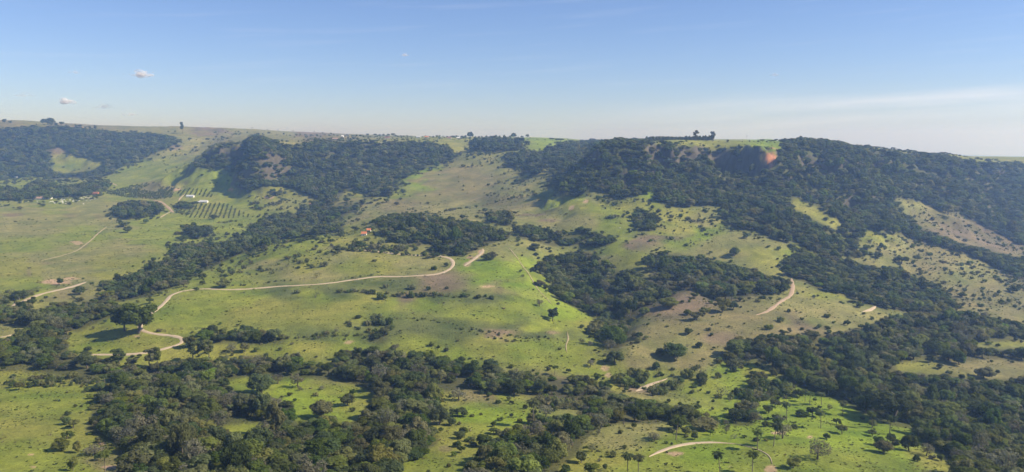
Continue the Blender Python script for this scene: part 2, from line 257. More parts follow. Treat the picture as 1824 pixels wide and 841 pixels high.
# half-open ground: (outline, chance of a shrub or small tree per candidate, smallest and largest height)
SCRUB = [
 ([(580,432),(640,428),(690,422),(770,432),(780,446),(840,446),(815,456),(740,450),(650,448),(600,443)], .75, 2.5, 6),
 ([(440,430),(500,415),(560,405),(610,400),(600,415),(520,430),(470,455),(440,450)], .35, 2, 5),
 ([(780,270),(840,262),(905,265),(905,300),(960,312),(990,330),(960,340),(880,330),(870,300),(800,300)], .45, 2, 6),
 ([(870,330),(990,328),(1040,345),(1000,360),(900,362),(830,340)], .25, 1.5, 5),
 ([(1060,345),(1100,350),(1170,345),(1285,365),(1290,395),(1230,400),(1160,380),(1080,395)], .60, 1.2, 4.5),
 ([(1160,400),(1300,400),(1250,440),(1160,440)], .35, 1, 3.5),
 ([(1530,405),(1690,440),(1824,500),(1824,560),(1700,545),(1690,510),(1600,470),(1520,455)], .50, .7, 3.6),
 ([(1597,350),(1640,357),(1735,390),(1824,436),(1824,456),(1700,425),(1610,374)], .60, .8, 3.2),
 ([(1400,440),(1530,440),(1560,470),(1440,455)], .55, 2, 6),
 ([(1120,520),(1290,540),(1420,500),(1560,550),(1500,585),(1300,600),(1250,660),(1100,650),(1120,600)], .075, .6, 2.6),
 ([(1085,690),(1120,660),(1290,640),(1390,655),(1440,690),(1360,700),(1260,715),(1150,700)], .62, 2, 6),
 ([(1250,720),(1320,700),(1400,690),(1440,700),(1390,712),(1300,725)], .45, 2, 5),
 ([(1000,700),(1090,700),(1040,730),(960,745),(930,740),(900,700)], .45, 1.5, 5),
 ([(780,690),(940,700),(960,740),(860,790),(840,841),(700,841),(780,780)], .08, .6, 2.2),
 ([(990,841),(1040,780),(1200,750),(1440,760),(1700,830),(1700,841)], .03, .6, 2.0),
 ([(1060,755),(1200,745),(1210,790),(1100,820),(1040,800)], .22, .7, 2),
 ([(500,440),(640,425),(580,470),(480,490),(400,505),(440,465)], .18, 1.2, 4),
 ([(630,640),(700,590),(830,580),(1010,600),(1060,650),(880,645),(760,622)], .10, .6, 2.0),
 ([(430,350),(500,340),(580,360),(560,395),(480,378),(440,372)], .50, 2, 6),
 ([(290,290),(345,300),(425,320),(420,345),(380,335),(300,325)], .14, 1.5, 4),
 ([(95,260),(140,280),(185,290),(160,302),(110,308),(88,290)], .2, 2, 5),
 ([(260,255),(330,250),(400,232),(440,236),(350,270),(300,290),(220,305)], .22, 2, 6),
 ([(20,670),(60,668),(120,672),(180,680),(150,690),(40,690)], .42, 1.5, 4.5),
 ([(0,520),(70,515),(60,535),(0,540)], .5, 2, 6),
 ([(640,665),(680,690),(640,735),(610,742),(640,710)], .3, 1, 3),
 ([(720,300),(800,300),(870,330),(760,380),(620,380),(700,345)], .08, 1, 3.5),
 ([(380,395),(450,392),(440,412),(400,425),(310,430),(330,420)], .2, 1.5, 5),
 ([(1000,250),(560,236),(420,228),(340,226),(560,250),(800,250)], .10, 2, 6),
 ([(230,800),(215,770),(250,770),(260,830)], .3, 1, 3),
]
THIN = ('hedge_left', 'hill_clump_b', 'field_pair', 'field_clump', 'knoll_strip', 'house_trees', 'slope_round_clump', 'slope_clump', 'strip_upper', 'ridge_clump', 'far_grove')
def in_wood(px, py, which=None):
    qx, qy = np.clip(px, 2, 1822), np.clip(py, 0, 846)
    m = np.zeros(px.shape, bool)
    for k, p in WOODS.items():
        if which is None or (k in THIN) == (which == 'thin'): m |= inpoly(qx, qy, p)
    for p in HOLES: m &= ~inpoly(qx, qy, p)
    return m
# streams have cut ravines under the gully woods, the scarps break into cliff bands, cattle have trodden terraces into the hill
PX, PY = project(GX, GY, Z); QX, QY = np.clip(PX, 2, 1822), np.clip(PY, 0, 846)
gm = np.zeros(Z.shape)
for key, dep in (('gully_center', 9), ('gully_center_right', 6), ('gully_mid_right', 7), ('stream_wood', 6), ('strip_upper', 4), ('gap_wood', 8), ('slope_patch', 5), ('ridge_clump', 3)): gm = np.maximum(gm, inpoly(QX, QY+4, WOODS[key])*dep)
Z -= blur(gm, 5, 3)
rg = np.abs(fbm(GX/150, GY/190, 101, 3)-.5)
Z += sstep(600, 1000, GY)*sstep(.06, .2, slope)*np.interp(GY, [700, 1500, 3000], [12, 30, 46])*(rg-.13)
sc_mask = blur((inpoly(QX, QY, WOODS['scarp_right']) | inpoly(QX, QY, WOODS['scarp_left'])).astype(float), 4, 2)*(GY > 1000)
zb = np.interp(PX, [300, 900, 1000, 1400, 1824], [72, 72, 90, 90, 55]); zr = np.interp(PX, [300, 900, 1000, 1400, 1550, 1824], [150, 150, 151, 151, 138, 104])
tt = np.clip((Z-zb)/(zr-zb), 0, 1); kk = sstep(.40, .58, fbm(GX/120, GX*0+GY/300, 111, 3)+.06)
Z += sc_mask*kk*(zr-zb)*-.15*np.sin(2*np.pi*tt**1.35)
hill = blur(inpoly(PX, PY, [(600,560),(700,540),(860,540),(960,560),(1040,590),(1010,625),(900,625),(780,615),(640,600)]).astype(float), 6, 2)
Z += hill*.75*np.sin(2*np.pi*(Z+1.5*fbm(GX/30, GY/30, 121, 2))/4.2)*sstep(.35, .6, fbm(GX/50, GY/50, 131, 3))
slope = np.hypot(np.gradient(Z, axis=1)/np.gradient(GX, axis=1), np.gradient(Z, axis=0)/np.gradient(GY, axis=0))
def at_grid(G, x, y):
    e = np.maximum(y+APEX, 15.1); j = np.clip(((x/e-U[0])/(U[1]-U[0])+.5).astype(int), 0, NU-1); i = np.clip((np.interp(np.log(e), V, np.arange(NV))+.5).astype(int), 0, NV-1)
    return G[i, j]
GR = {'v': (.172,.228,.020), 'g': (.175,.203,.027), 'y': (.198,.200,.036), 'p': (.196,.188,.060), 't': (.176,.156,.060), 'b': (.165,.128,.072), 's': (.42,.285,.17), 'r': (.46,.19,.105), 'd': (.090,.108,.030), 'k': (.15,.105,.08)}
PATCH = [  # (column, row, kind of sward)
 (40,700,'g'),(100,720,'g'),(60,760,'y'),(150,760,'y'),(60,820,'g'),(140,830,'g'),(40,672,'y'),(120,660,'y'),(180,800,'y'),(200,815,'t'),
 (460,680,'g'),(540,690,'v'),(600,690,'g'),(650,700,'y'),(640,680,'t'),(570,720,'v'),(440,750,'g'),
 (780,700,'y'),(820,695,'t'),(880,700,'t'),(860,730,'v'),(900,740,'v'),(920,712,'g'),(820,760,'y'),(790,790,'y'),(860,760,'g'),(760,830,'g'),(720,820,'t'),(780,740,'t'),
 (1010,700,'b'),(1100,690,'y'),(1180,690,'b'),(1240,690,'g'),(1150,760,'p'),(1080,790,'p'),(1060,830,'y'),(1140,830,'g'),(1230,770,'g'),(1300,760,'v'),(1280,810,'v'),(1380,730,'v'),(1450,740,'v'),(1540,780,'v'),(1600,810,'v'),(1500,830,'g'),(1660,825,'y'),(1350,815,'g'),(1320,700,'v'),(1400,705,'v'),(1360,655,'y'),(1330,655,'v'),
 (160,620,'g'),(200,600,'y'),(330,620,'y'),(440,625,'y'),(560,615,'y'),(620,610,'g'),(500,605,'g'),(15,585,'p'),(220,575,'g'),(320,560,'g'),(420,560,'y'),(500,545,'y'),(580,560,'y'),(640,540,'y'),(420,530,'g'),(560,520,'g'),(700,545,'g'),(780,545,'g'),(840,560,'g'),(900,540,'g'),(940,510,'v'),(900,480,'v'),(1000,560,'v'),(960,580,'g'),(1040,580,'y'),(880,440,'p'),(920,450,'p'),(960,500,'g'),(850,490,'v'),(890,515,'p'),(700,590,'d'),(520,516,'d'),(600,517,'d'),(690,512,'d'),(770,508,'b'),(800,532,'d'),(860,528,'d'),(740,535,'b'),(660,600,'d'),(960,602,'d'),(820,585,'d'),(900,582,'d'),(560,600,'d'),(760,590,'d'),(840,600,'d'),(900,600,'b'),(800,630,'g'),(950,630,'g'),(1020,630,'g'),(880,620,'y'),(740,610,'g'),
 (480,450,'g'),(550,430,'g'),(600,460,'p'),(660,470,'y'),(700,470,'p'),(540,470,'y'),(480,480,'p'),(760,475,'p'),(420,470,'g'),(370,490,'g'),(620,418,'y'),(560,490,'p'),(650,485,'y'),
 (60,440,'g'),(150,420,'g'),(250,420,'g'),(60,470,'p'),(150,480,'p'),(230,460,'y'),(220,480,'y'),(80,405,'p'),(200,395,'p'),(30,400,'p'),(130,385,'p'),(60,375,'p'),(180,370,'p'),(90,365,'g'),(30,480,'y'),(300,420,'g'),(380,405,'g'),(300,400,'g'),(140,455,'p'),(110,500,'p'),(60,510,'g'),(130,520,'t'),(40,325,'g'),(10,345,'g'),(230,440,'p'),(260,385,'g'),
 (360,330,'g'),(400,325,'v'),(320,310,'g'),(250,310,'g'),(300,270,'p'),(330,262,'p'),(240,300,'g'),(350,250,'p'),(320,240,'p'),(130,290,'g'),(110,280,'y'),(150,300,'y'),(100,265,'b'),(480,350,'y'),(500,335,'y'),(550,355,'p'),(640,345,'y'),(270,340,'t'),(220,340,'g'),(380,372,'y'),(430,365,'g'),
 (745,310,'v'),(730,325,'v'),(700,350,'g'),(760,320,'t'),(820,310,'t'),(860,320,'t'),(780,340,'t'),(720,370,'t'),(660,375,'p'),(840,350,'t'),(900,340,'p'),(880,300,'p'),(850,280,'p'),(950,330,'p'),(900,365,'t'),(820,375,'p'),(700,360,'t'),(640,370,'t'),
 (930,380,'p'),(1000,360,'g'),(980,385,'p'),(1040,360,'g'),(1030,375,'y'),(1060,345,'p'),(1080,370,'g'),(1100,400,'g'),(1050,400,'p'),(1120,360,'y'),(1160,350,'v'),(1220,380,'y'),(1260,385,'p'),(1200,400,'y'),(1100,440,'g'),(1080,450,'p'),(1120,460,'y'),(1150,430,'b'),(1180,420,'b'),(1240,412,'v'),(1220,430,'g'),(1265,405,'g'),(1300,420,'p'),(1340,430,'p'),(1280,450,'p'),(1360,460,'y'),(1320,460,'p'),(1100,420,'g'),
 (1170,540,'b'),(1210,550,'b'),(1230,520,'b'),(1250,580,'t'),(1150,600,'t'),(1300,570,'t'),(1380,570,'t'),(1440,530,'p'),(1500,550,'p'),(1350,590,'t'),(1420,570,'b'),(1280,600,'b'),(1150,640,'t'),(1100,650,'y'),(1240,640,'t'),(1220,610,'p'),(1470,530,'y'),(1080,660,'g'),(1160,660,'g'),
 (1450,370,'y'),(1490,395,'y'),(1440,440,'g'),(1540,420,'y'),(1580,460,'p'),(1560,435,'p'),(1640,470,'t'),(1700,490,'p'),(1760,520,'t'),(1800,540,'t'),(1740,540,'t'),(1620,450,'t'),(1700,410,'b'),(1660,385,'t'),(1760,430,'b'),(1620,360,'p'),(1700,645,'t'),(1780,645,'t'),(1620,642,'y'),(1800,607,'y'),
 (960,252,'v'),(930,256,'g'),(1300,256,'y'),(1380,256,'v'),(1200,250,'y'),(1780,281,'y'),(820,250,'y'),(740,250,'y'),(600,245,'t'),(500,243,'p'),(420,232,'p'),(560,238,'b'),(380,232,'b'),(60,216,'p'),(120,226,'t'),(150,227,'t'),(20,220,'t'),(680,242,'p'),(860,258,'p'),
]
SPOTS = [  # small bare or lush spots: (column, row, half width, half height, kind)
 (845,462,14,5,'s'),(832,472,7,4,'s'),(858,450,6,5,'s'),(1371,282,13,15,'r'),(1018,372,6,4,'s'),(1043,358,6,4,'s'),(870,510,14,3,'s'),(890,518,10,6,'t'),
 (100,503,28,4,'s'),(52,486,5,7,'t'),(86,470,14,3,'t'),(135,432,10,5,'s'),(150,440,8,3,'t'),(130,497,12,3,'s'),(125,385,14,6,'t'),(180,385,12,4,'t'),(20,383,24,3,'b'),
 (270,335,18,8,'t'),(312,338,10,3,'s'),(560,365,8,6,'r'),(478,352,8,3,'s'),(410,338,6,2,'r'),(685,368,14,4,'t'),(830,392,10,3,'t'),(975,393,22,3,'b'),(950,383,22,3,'b'),
 (1205,808,18,4,'s'),(1395,770,14,3,'s'),(1445,779,8,3,'s'),(1372,835,10,8,'s'),(880,600,16,4,'b'),(985,593,14,4,'b'),(800,800,14,6,'t'),(1080,655,7,5,'s'),(1085,668,6,4,'s'),(60,832,5,2,'s'),(56,810,6,2,'s'),(90,775,5,1.5,'s'),(180,790,9,4,'s'),(200,832,16,3,'s'),(120,590,8,3,'s'),(620,610,9,2,'s'),(1560,497,12,3,'s'),(1600,545,8,2,'s'),(240,365,5,1.5,'t'),(112,262,10,6,'b'),
 (310,262,18,7,'b'),(1060,520,5,4,'s'),(1220,516,14,5,'b'),(1170,525,12,5,'b'),(245,600,6,2,'s'),(1300,830,8,2,'s'),
 (125,227,30,1.6,'s'),(600,246,40,1.5,'t'),
]
def cover(px, py, wx, wy, z):
    nw = fbm(wx/45, wy/45, 21, 4)-.5; nw2 = fbm(wx/45+50, wy/45, 31, 4)-.5
    qx = px + nw*70*(1+(py-240)/600); qy = py + nw2*26*(1+(py-240)/600)
    acc = np.zeros(px.shape+(3,)); tot = np.zeros(px.shape)
    for (a, b, k) in PATCH:
        sc = 0.5+(b-200)/500.0
        wgt = 1.0/(((qx-a)/sc)**2 + ((qy-b)*2.6/sc)**2 + 60.0)**2
        acc += wgt[..., None]*np.array(GR[k]); tot += wgt
    c = acc/tot[..., None]
    spn = fbm(wx/7, wy/7, 171, 4)
    for (a, b, rx, ry, k) in SPOTS:
        d = ((px+nw*rx*1.3-a)/rx)**2 + ((py+nw2*ry*1.3-b)/ry)**2
        m = sstep(1.25, .45, d+(spn-.5)*2.6)*.9
        c = c*(1-m[..., None]) + np.array(GR[k])*m[..., None]
    # dry and lush mottling of the pasture at the scale of tens of metres
    q = (fbm(wx/26, wy/26, 41, 5)-.5)*2
    c = c*(1+q[..., None]*np.array([.50, .34, .50]))
    q = (fbm(wx/6, wy/6, 51, 3)-.5)*2
    c = c*(1+q[..., None]*.22)
    return np.clip(c, .01, .8)
print('terrain', n, NV)
PX, PY = project(GX, GY, Z)
COV = cover(PX, PY, GX, GY, Z)
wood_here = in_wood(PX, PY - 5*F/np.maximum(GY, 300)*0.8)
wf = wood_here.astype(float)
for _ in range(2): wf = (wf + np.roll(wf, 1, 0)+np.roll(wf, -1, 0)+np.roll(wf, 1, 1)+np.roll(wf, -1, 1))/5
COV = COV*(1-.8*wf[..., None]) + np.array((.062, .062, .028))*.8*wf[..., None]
rk = sstep(.85, 1.25, slope)*(GY > 900); rn = fbm(GX/14, GY/14+Z/5, 141, 4)
COV = COV*(1-rk[..., None]) + (np.array((.095, .080, .055))*(.5+.9*rn[..., None]))*rk[..., None]
# ------------------------------------------------------------------ materials
def new_mat(name):
    m = bpy.data.materials.new(name); m.use_nodes = True
    t = m.node_tree; b = t.nodes['Principled BSDF']; b.inputs['Roughness'].default_value = .9
    b.inputs['Specular IOR Level'].default_value = .15
    return m, t, b
def noise(t, scale, detail=4, vec=None, rough=.55):
    n_ = t.nodes.new('ShaderNodeTexNoise'); n_.inputs['Scale'].default_value = scale; n_.inputs['Detail'].default_value = detail; n_.inputs['Roughness'].default_value = rough
    if vec is not None: t.links.new(vec, n_.inputs['Vector'])
    return n_
def mixc(t, mode, fac, a, b):
    n_ = t.nodes.new('ShaderNodeMix'); n_.data_type = 'RGBA'; n_.blend_type = mode
    for i, v in ((0, fac), (6, a), (7, b)):
        if isinstance(v, (int, float)): n_.inputs[i].default_value = v
        elif isinstance(v, tuple): n_.inputs[i].default_value = v+(1,)
        else: t.links.new(v, n_.inputs[i])
    return n_.outputs[2]
def plain(name, col, var=.25, scale=2.0, rough=.85):
    m, t, b = new_mat(name); b.inputs['Roughness'].default_value = rough
    g = t.nodes.new('ShaderNodeTexCoord'); nn = noise(t, scale, 4, g.outputs['Object'])
    f = mnode(t, 'MULTIPLY_ADD', nn.outputs['Fac'], 2*var, 1-var)
    cc = t.nodes.new('ShaderNodeCombineXYZ')
    for i in range(3): t.links.new(f, cc.inputs[i])
    t.links.new(mixc(t, 'MULTIPLY', 1.0, col, cc.outputs[0]), b.inputs['Base Color'])
    return m
# pasture
M_ground, t, b = new_mat('pasture')
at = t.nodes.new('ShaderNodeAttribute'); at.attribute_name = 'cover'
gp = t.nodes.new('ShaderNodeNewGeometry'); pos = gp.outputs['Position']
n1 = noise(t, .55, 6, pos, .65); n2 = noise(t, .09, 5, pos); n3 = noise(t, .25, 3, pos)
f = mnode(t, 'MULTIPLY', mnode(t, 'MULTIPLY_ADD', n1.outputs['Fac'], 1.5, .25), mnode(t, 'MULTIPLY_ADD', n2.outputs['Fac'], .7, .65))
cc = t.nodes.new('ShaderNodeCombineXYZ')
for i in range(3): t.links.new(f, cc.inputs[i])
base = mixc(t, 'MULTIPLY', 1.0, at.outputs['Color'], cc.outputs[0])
tuft = smooth(t, n3.outputs['Fac'], .60, .70)
base = mixc(t, 'MIX', mnode(t, 'MULTIPLY', tuft, .28), base, (.06, .075, .028))
t.links.new(base, b.inputs['Base Color'])
bmp = t.nodes.new('ShaderNodeBump'); bmp.inputs['Strength'].default_value = .8; bmp.inputs['Distance'].default_value = .9
t.links.new(n1.outputs['Fac'], bmp.inputs['Height']); t.links.new(bmp.outputs[0], b.inputs['Normal'])
def leaf_mat(name, col, trans=.50):
    m = bpy.data.materials.new(name); m.use_nodes = True; t = m.node_tree; t.nodes.clear()
    out = t.nodes.new('ShaderNodeOutputMaterial'); dif = t.nodes.new('ShaderNodeBsdfDiffuse'); tr = t.nodes.new('ShaderNodeBsdfTranslucent'); mx = t.nodes.new('ShaderNodeMixShader')
    oi = t.nodes.new('ShaderNodeObjectInfo'); gp = t.nodes.new('ShaderNodeNewGeometry')
    na = noise(t, .35, 3, gp.outputs['Position'])
    hs = t.nodes.new('ShaderNodeHueSaturation'); hs.inputs['Color'].default_value = col+(1,)
    t.links.new(mnode(t, 'MULTIPLY_ADD', oi.outputs['Random'], .045, .477), hs.inputs['Hue'])
    rr = mnode(t, 'FRACT', mnode(t, 'MULTIPLY', oi.outputs['Random'], 37.0))
    t.links.new(mnode(t, 'MULTIPLY_ADD', rr, .35, .72), hs.inputs['Saturation'])
    r2 = mnode(t, 'FRACT', mnode(t, 'MULTIPLY', oi.outputs['Random'], 91.0))
    t.links.new(mnode(t, 'MULTIPLY', mnode(t, 'MULTIPLY_ADD', r2, .7, .65), mnode(t, 'MULTIPLY_ADD', na.outputs['Fac'], .9, .55)), hs.inputs['Value'])
    t.links.new(hs.outputs[0], dif.inputs[0]); t.links.new(hs.outputs[0], tr.inputs[0])
    mx.inputs[0].default_value = trans; t.links.new(dif.outputs[0], mx.inputs[1]); t.links.new(tr.outputs[0], mx.inputs[2]); t.links.new(mx.outputs[0], out.inputs[0])
    return m
TONES = {'dark': (.090,.120,.028), 'mid': (.136,.168,.036), 'olive': (.192,.196,.060), 'grey': (.205,.198,.112), 'lime': (.165,.215,.030)}
M_leaf = {k: leaf_mat('leaf_'+k, c) for k, c in TONES.items()}
M_bark = plain('bark', (.13, .105, .08), .3, 3.0)
M_palmtrunk = plain('palm_bark', (.20, .17, .13), .25, 4.0)
M_road = plain('packed_earth', (.46, .36, .24), .22, .35)
M_redearth = plain('red_earth', (.40, .285, .19), .22, .35)
M_track = plain('worn_track', (.33, .27, .15), .3, .3)
M_white = plain('limewash', (.78, .76, .72), .08); M_tile = plain('clay_tile', (.52, .19, .085), .25, 3); M_darktile = plain('old_tile', (.27, .12, .085), .25, 3)
M_faded = plain('faded_tile', (.40, .27, .21), .2, 3); M_metal = plain('sheet_roof', (.52, .53, .54), .08, 1, .5); M_wood = plain('dark_wood', (.08, .055, .04)); M_pane = plain('dark_pane', (.03, .035, .045), .1, 2, .2)
M_cow = plain('pale_hide', (.84, .82, .77), .1, 3)
# ------------------------------------------------------------------ ground
verts = np.stack([GX, GY, Z], -1).reshape(-1, 3)
me = bpy.data.meshes.new('ground')
idx = np.arange(NU*NV).reshape(NV, NU)
quads = np.stack([idx[:-1, :-1], idx[:-1, 1:], idx[1:, 1:], idx[1:, :-1]], -1).reshape(-1, 4)
me.vertices.add(len(verts)); me.vertices.foreach_set('co', verts.ravel().astype(np.float32))
me.loops.add(quads.size); me.loops.foreach_set('vertex_index', quads.ravel().astype(np.int32))
me.polygons.add(len(quads)); me.polygons.foreach_set('loop_start', np.arange(0, quads.size, 4, dtype=np.int32)); me.polygons.foreach_set('loop_total', np.full(len(quads), 4, np.int32))
me.update(); me.polygons.foreach_set('use_smooth', np.ones(len(quads), bool))
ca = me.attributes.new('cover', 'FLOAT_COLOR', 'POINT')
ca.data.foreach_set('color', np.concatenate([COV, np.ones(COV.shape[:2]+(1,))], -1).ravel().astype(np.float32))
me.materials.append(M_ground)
ground = tag(obj('ground', me), 'rolling valley pasture rising to wooded escarpments', kind='structure')
# ------------------------------------------------------------------ roads and tracks
def catmull(p, m=10):
    p = np.asarray(p, float); q = np.vstack([2*p[0]-p[1], p, 2*p[-1]-p[-2]]); o = []
    for i in range(1, len(q)-2):
        for s in np.linspace(0, 1, m, endpoint=False):
            a, b_, c, d = q[i-1], q[i], q[i+1], q[i+2]
            o.append(.5*((2*b_)+(c-a)*s+(2*a-5*b_+4*c-d)*s*s+(3*b_-a-3*c+d)*s**3))
    return np.array(o+[p[-1]])
ROADPTS = []
def off_road(x, y, extra):
    m = np.ones(len(x), bool)
    for a, b_, w_ in ROADPTS: m &= (x-a)**2+(y-b_)**2 > (w_*.5+extra)**2
    return m
def ribbon(name, pix, width, mat, label, seed=0):
    w3 = np.array([hit(*p) for p in pix])[:, :2]
    c = catmull(w3, 14)
    seg = np.r_[0, np.cumsum(np.linalg.norm(np.diff(c, axis=0), axis=1))]
    s = np.arange(0, seg[-1], 2.5); c = np.stack([np.interp(s, seg, c[:, k]) for k in (0, 1)], -1)
    for _ in range(4): c[1:-1] = (c[:-2]+2*c[1:-1]+c[2:])/4
    tg = np.gradient(c, axis=0); tg /= np.linalg.norm(tg, axis=1)[:, None]+1e-9; nn = np.stack([-tg[:, 1], tg[:, 0]], -1)
    offs = np.array([-.5, -.38, -.2, 0, .2, .38, .5]); lift = np.array([-.25, .22, .26, .34, .26, .22, -.25])
    wv = width*(.55+.45*vnoise(s/17, s*0+seed, 5+seed)+.45*vnoise(s/4.5, s*0+seed, 9+seed))
    wv = wv*np.clip(np.minimum(s, s[-1]-s)/16+.06, 0, 1)**.7
    P = c[:, None, :] + nn[:, None, :]*(offs[None, :, None]*wv[:, None, None])
    zz = H(P[..., 0], P[..., 1]) + lift
    v = np.concatenate([P, zz[..., None]], -1).reshape(-1, 3); k = len(offs); f = []
    for i in range(len(c)-1):
        for j in range(k-1): f.append((i*k+j, i*k+j+1, (i+1)*k+j+1, (i+1)*k+j))
    for q in c[::2]: ROADPTS.append((q[0], q[1], width))
    return tag(obj(name, pymesh(name, v, f, [mat], smooth_=True)), label, kind='structure')
ribbon('dirt_road', [(150,632),(200,632),(250,630),(290,622),(318,614),(328,606),(316,600),(295,597),(270,594),(252,588),(250,578),(258,566),(270,557),(285,547),(297,535),(305,526),(325,519),(357,515),(400,516),(440,515),(500,510),(560,507),(600,503),(640,497),(670,493),(710,493),(750,491),(780,488),(797,482),(806,474),(807,467),(800,460),(780,456),(740,455),(700,452),(660,447),(620,443),(592,439)], 4.5, M_road, 'pale dirt road winding up and hairpinning round the green hill', 1)
ribbon('dirt_road', [(0,601),(14,599),(30,594)], 6, M_road, 'short pale dirt road at the left edge below the wood', 2)
ribbon('dirt_road', [(18,547),(45,535),(73,524),(120,513),(155,502)], 6.5, M_road, 'straight pale track beside the bushes on the left plain', 3)
ribbon('dirt_road', [(272,357),(290,362),(301,371),(309,379)], 6.5, M_redearth, 'red earth road between the two orchards', 4)
ribbon('dirt_road', [(1410,496),(1412,510),(1408,526),(1396,534),(1382,544),(1364,556),(1345,562)], 4.0, M_redearth, 'pinkish dirt road dropping down the brown slope on the right', 5)
ribbon('dirt_road', [(1560,546),(1550,552),(1535,556)], 4.5, M_road, 'short bend of dirt road beside the dark wood on the right', 6)
ribbon('dirt_road', [(1156,814),(1172,806),(1196,797),(1230,790),(1269,788),(1309,791)], 3.0, M_road, 'curved pale track on the bright green knoll', 7)
ribbon('path', [(1309,791),(1345,799),(1370,812),(1376,830)], .8, M_road, 'thin footpath leading on from the curved knoll track', 8)
ribbon('dirt_road', [(1132,697),(1156,686),(1190,674)], 4.2, M_road, 'short grey track through the scrub above the valley wood', 9)
ribbon('path', [(190,404),(165,425),(150,437),(135,447),(100,458),(70,465)], 3.2, M_track, 'worn cattle path across the left plain', 10)
ribbon('path', [(1010,590),(1012,604),(1008,616),(1010,630)], 1.6, M_track, 'narrow worn path down the green hill', 11)
ribbon('path', [(905,440),(925,465),(940,485),(962,520),(985,545)], 1.6, M_track, 'thin worn path slanting down the vivid green flank', 12)
ribbon('path', [(285,388),(296,381),(306,376)], 4, M_road, 'pale branch path below the red earth road', 13)
ribbon('path', [(330,345),(322,352),(318,358)], 4, M_road, 'pale path beside the upper farmhouse', 14)
ribbon('path', [(190,322),(200,327),(209,331)], 5, M_road, 'pale path beside the far grove', 15)
ribbon('path', [(860,443),(858,450),(845,461),(832,470),(826,475)], 5.5, M_road, 'eroded pale scar on the flank above the hairpin', 16)
# ------------------------------------------------------------------ tree shapes
def ico(nlat=5, nlon=7):
    v = [(0, 0, 1)]; f = []
    for i in range(1, nlat):
        a = math.pi*i/nlat
        for j in range(nlon): b_ = 2*math.pi*(j+.5*(i % 2))/nlon; v.append((math.sin(a)*math.cos(b_), math.sin(a)*math.sin(b_), math.cos(a)))
    v.append((0, 0, -1)); k = len(v)-1
    for j in range(nlon):
        f.append((0, 1+j, 1+(j+1) % nlon)); f.append((k, k-nlon+(j+1) % nlon, k-nlon+j))
        for i in range(nlat-2):
            a0 = 1+i*nlon; a1 = a0+nlon; f.append((a0+j, a1+j, a1+(j+1) % nlon, a0+(j+1) % nlon))
    return np.array(v), f
ICO = ico(); ICO_S = ico(4, 5)
def cards(rs, cen, rad, n_, size, flat=1.0, hug=.95, up=.22):
    """n_ leaf sprays: small bent quads over the shells of the lobes (centres cen, radii rad)"""
    wgt = rad**2/np.sum(rad**2); k = rs.choice(len(rad), n_, p=wgt)
    d = rs.normal(size=(n_, 3)); d[:, 2] += .25; d /= np.linalg.norm(d, axis=1)[:, None]
    p = cen[k] + d*rad[k][:, None]*rs.uniform(.80, 1.12, (n_, 1))*np.array((1, 1, flat))
    ok = np.ones(n_, bool)
    for c, r in zip(cen, rad): ok &= np.linalg.norm((p-c)/np.array((1, 1, flat)), axis=1) > .72*r
    p, d = p[ok], d[ok]; m = len(p)
    nn = d*hug + rs.normal(size=(m, 3))*.36 + np.array((0, 0, up)); nn /= np.linalg.norm(nn, axis=1)[:, None]
    t1 = np.cross(nn, rs.normal(size=(m, 3))); t1 /= np.linalg.norm(t1, axis=1)[:, None]; t2 = np.cross(nn, t1)
    s1 = size*rs.uniform(.5, 1.3, (m, 1)); s2 = size*rs.uniform(.4, 1.0, (m, 1))
    q = np.stack([p-t1*s1*.9-t2*s2*.3, p+t1*s1*.1-t2*s2-nn*size*.15, p+t1*s1+t2*s2*.2, p-t1*s1*.2+t2*s2-nn*size*.15], 1)
    return q.reshape(-1, 3), [(4*i, 4*i+1, 4*i+2, 4*i+3) for i in range(m)]
def tube(path, radii, sides=6):
    v, f = [], []
    path = [np.asarray(p, float) for p in path]
    for i, p in enumerate(path):
        d = path[min(i+1, len(path)-1)]-path[max(i-1, 0)]; d /= np.linalg.norm(d)+1e-9
        a = np.cross(d, (0.31, .95, .05)); a /= np.linalg.norm(a); b_ = np.cross(d, a)
        for j in range(sides):
            t_ = 2*math.pi*j/sides; v.append(p+(a*math.cos(t_)+b_*math.sin(t_))*radii[i])
    for i in range(len(path)-1):
        for j in range(sides): f.append((i*sides+j, i*sides+(j+1) % sides, (i+1)*sides+(j+1) % sides, (i+1)*sides+j))
    f.append(tuple(range((len(path)-1)*sides, len(path)*sides)))
    return np.array(v), f
def join(parts):
    v, f, k = [], [], 0
    for pv, pf in parts:
        v.append(np.asarray(pv)); f += [tuple(i+k for i in q) for q in pf]; k += len(pv)
    return np.concatenate(v), f
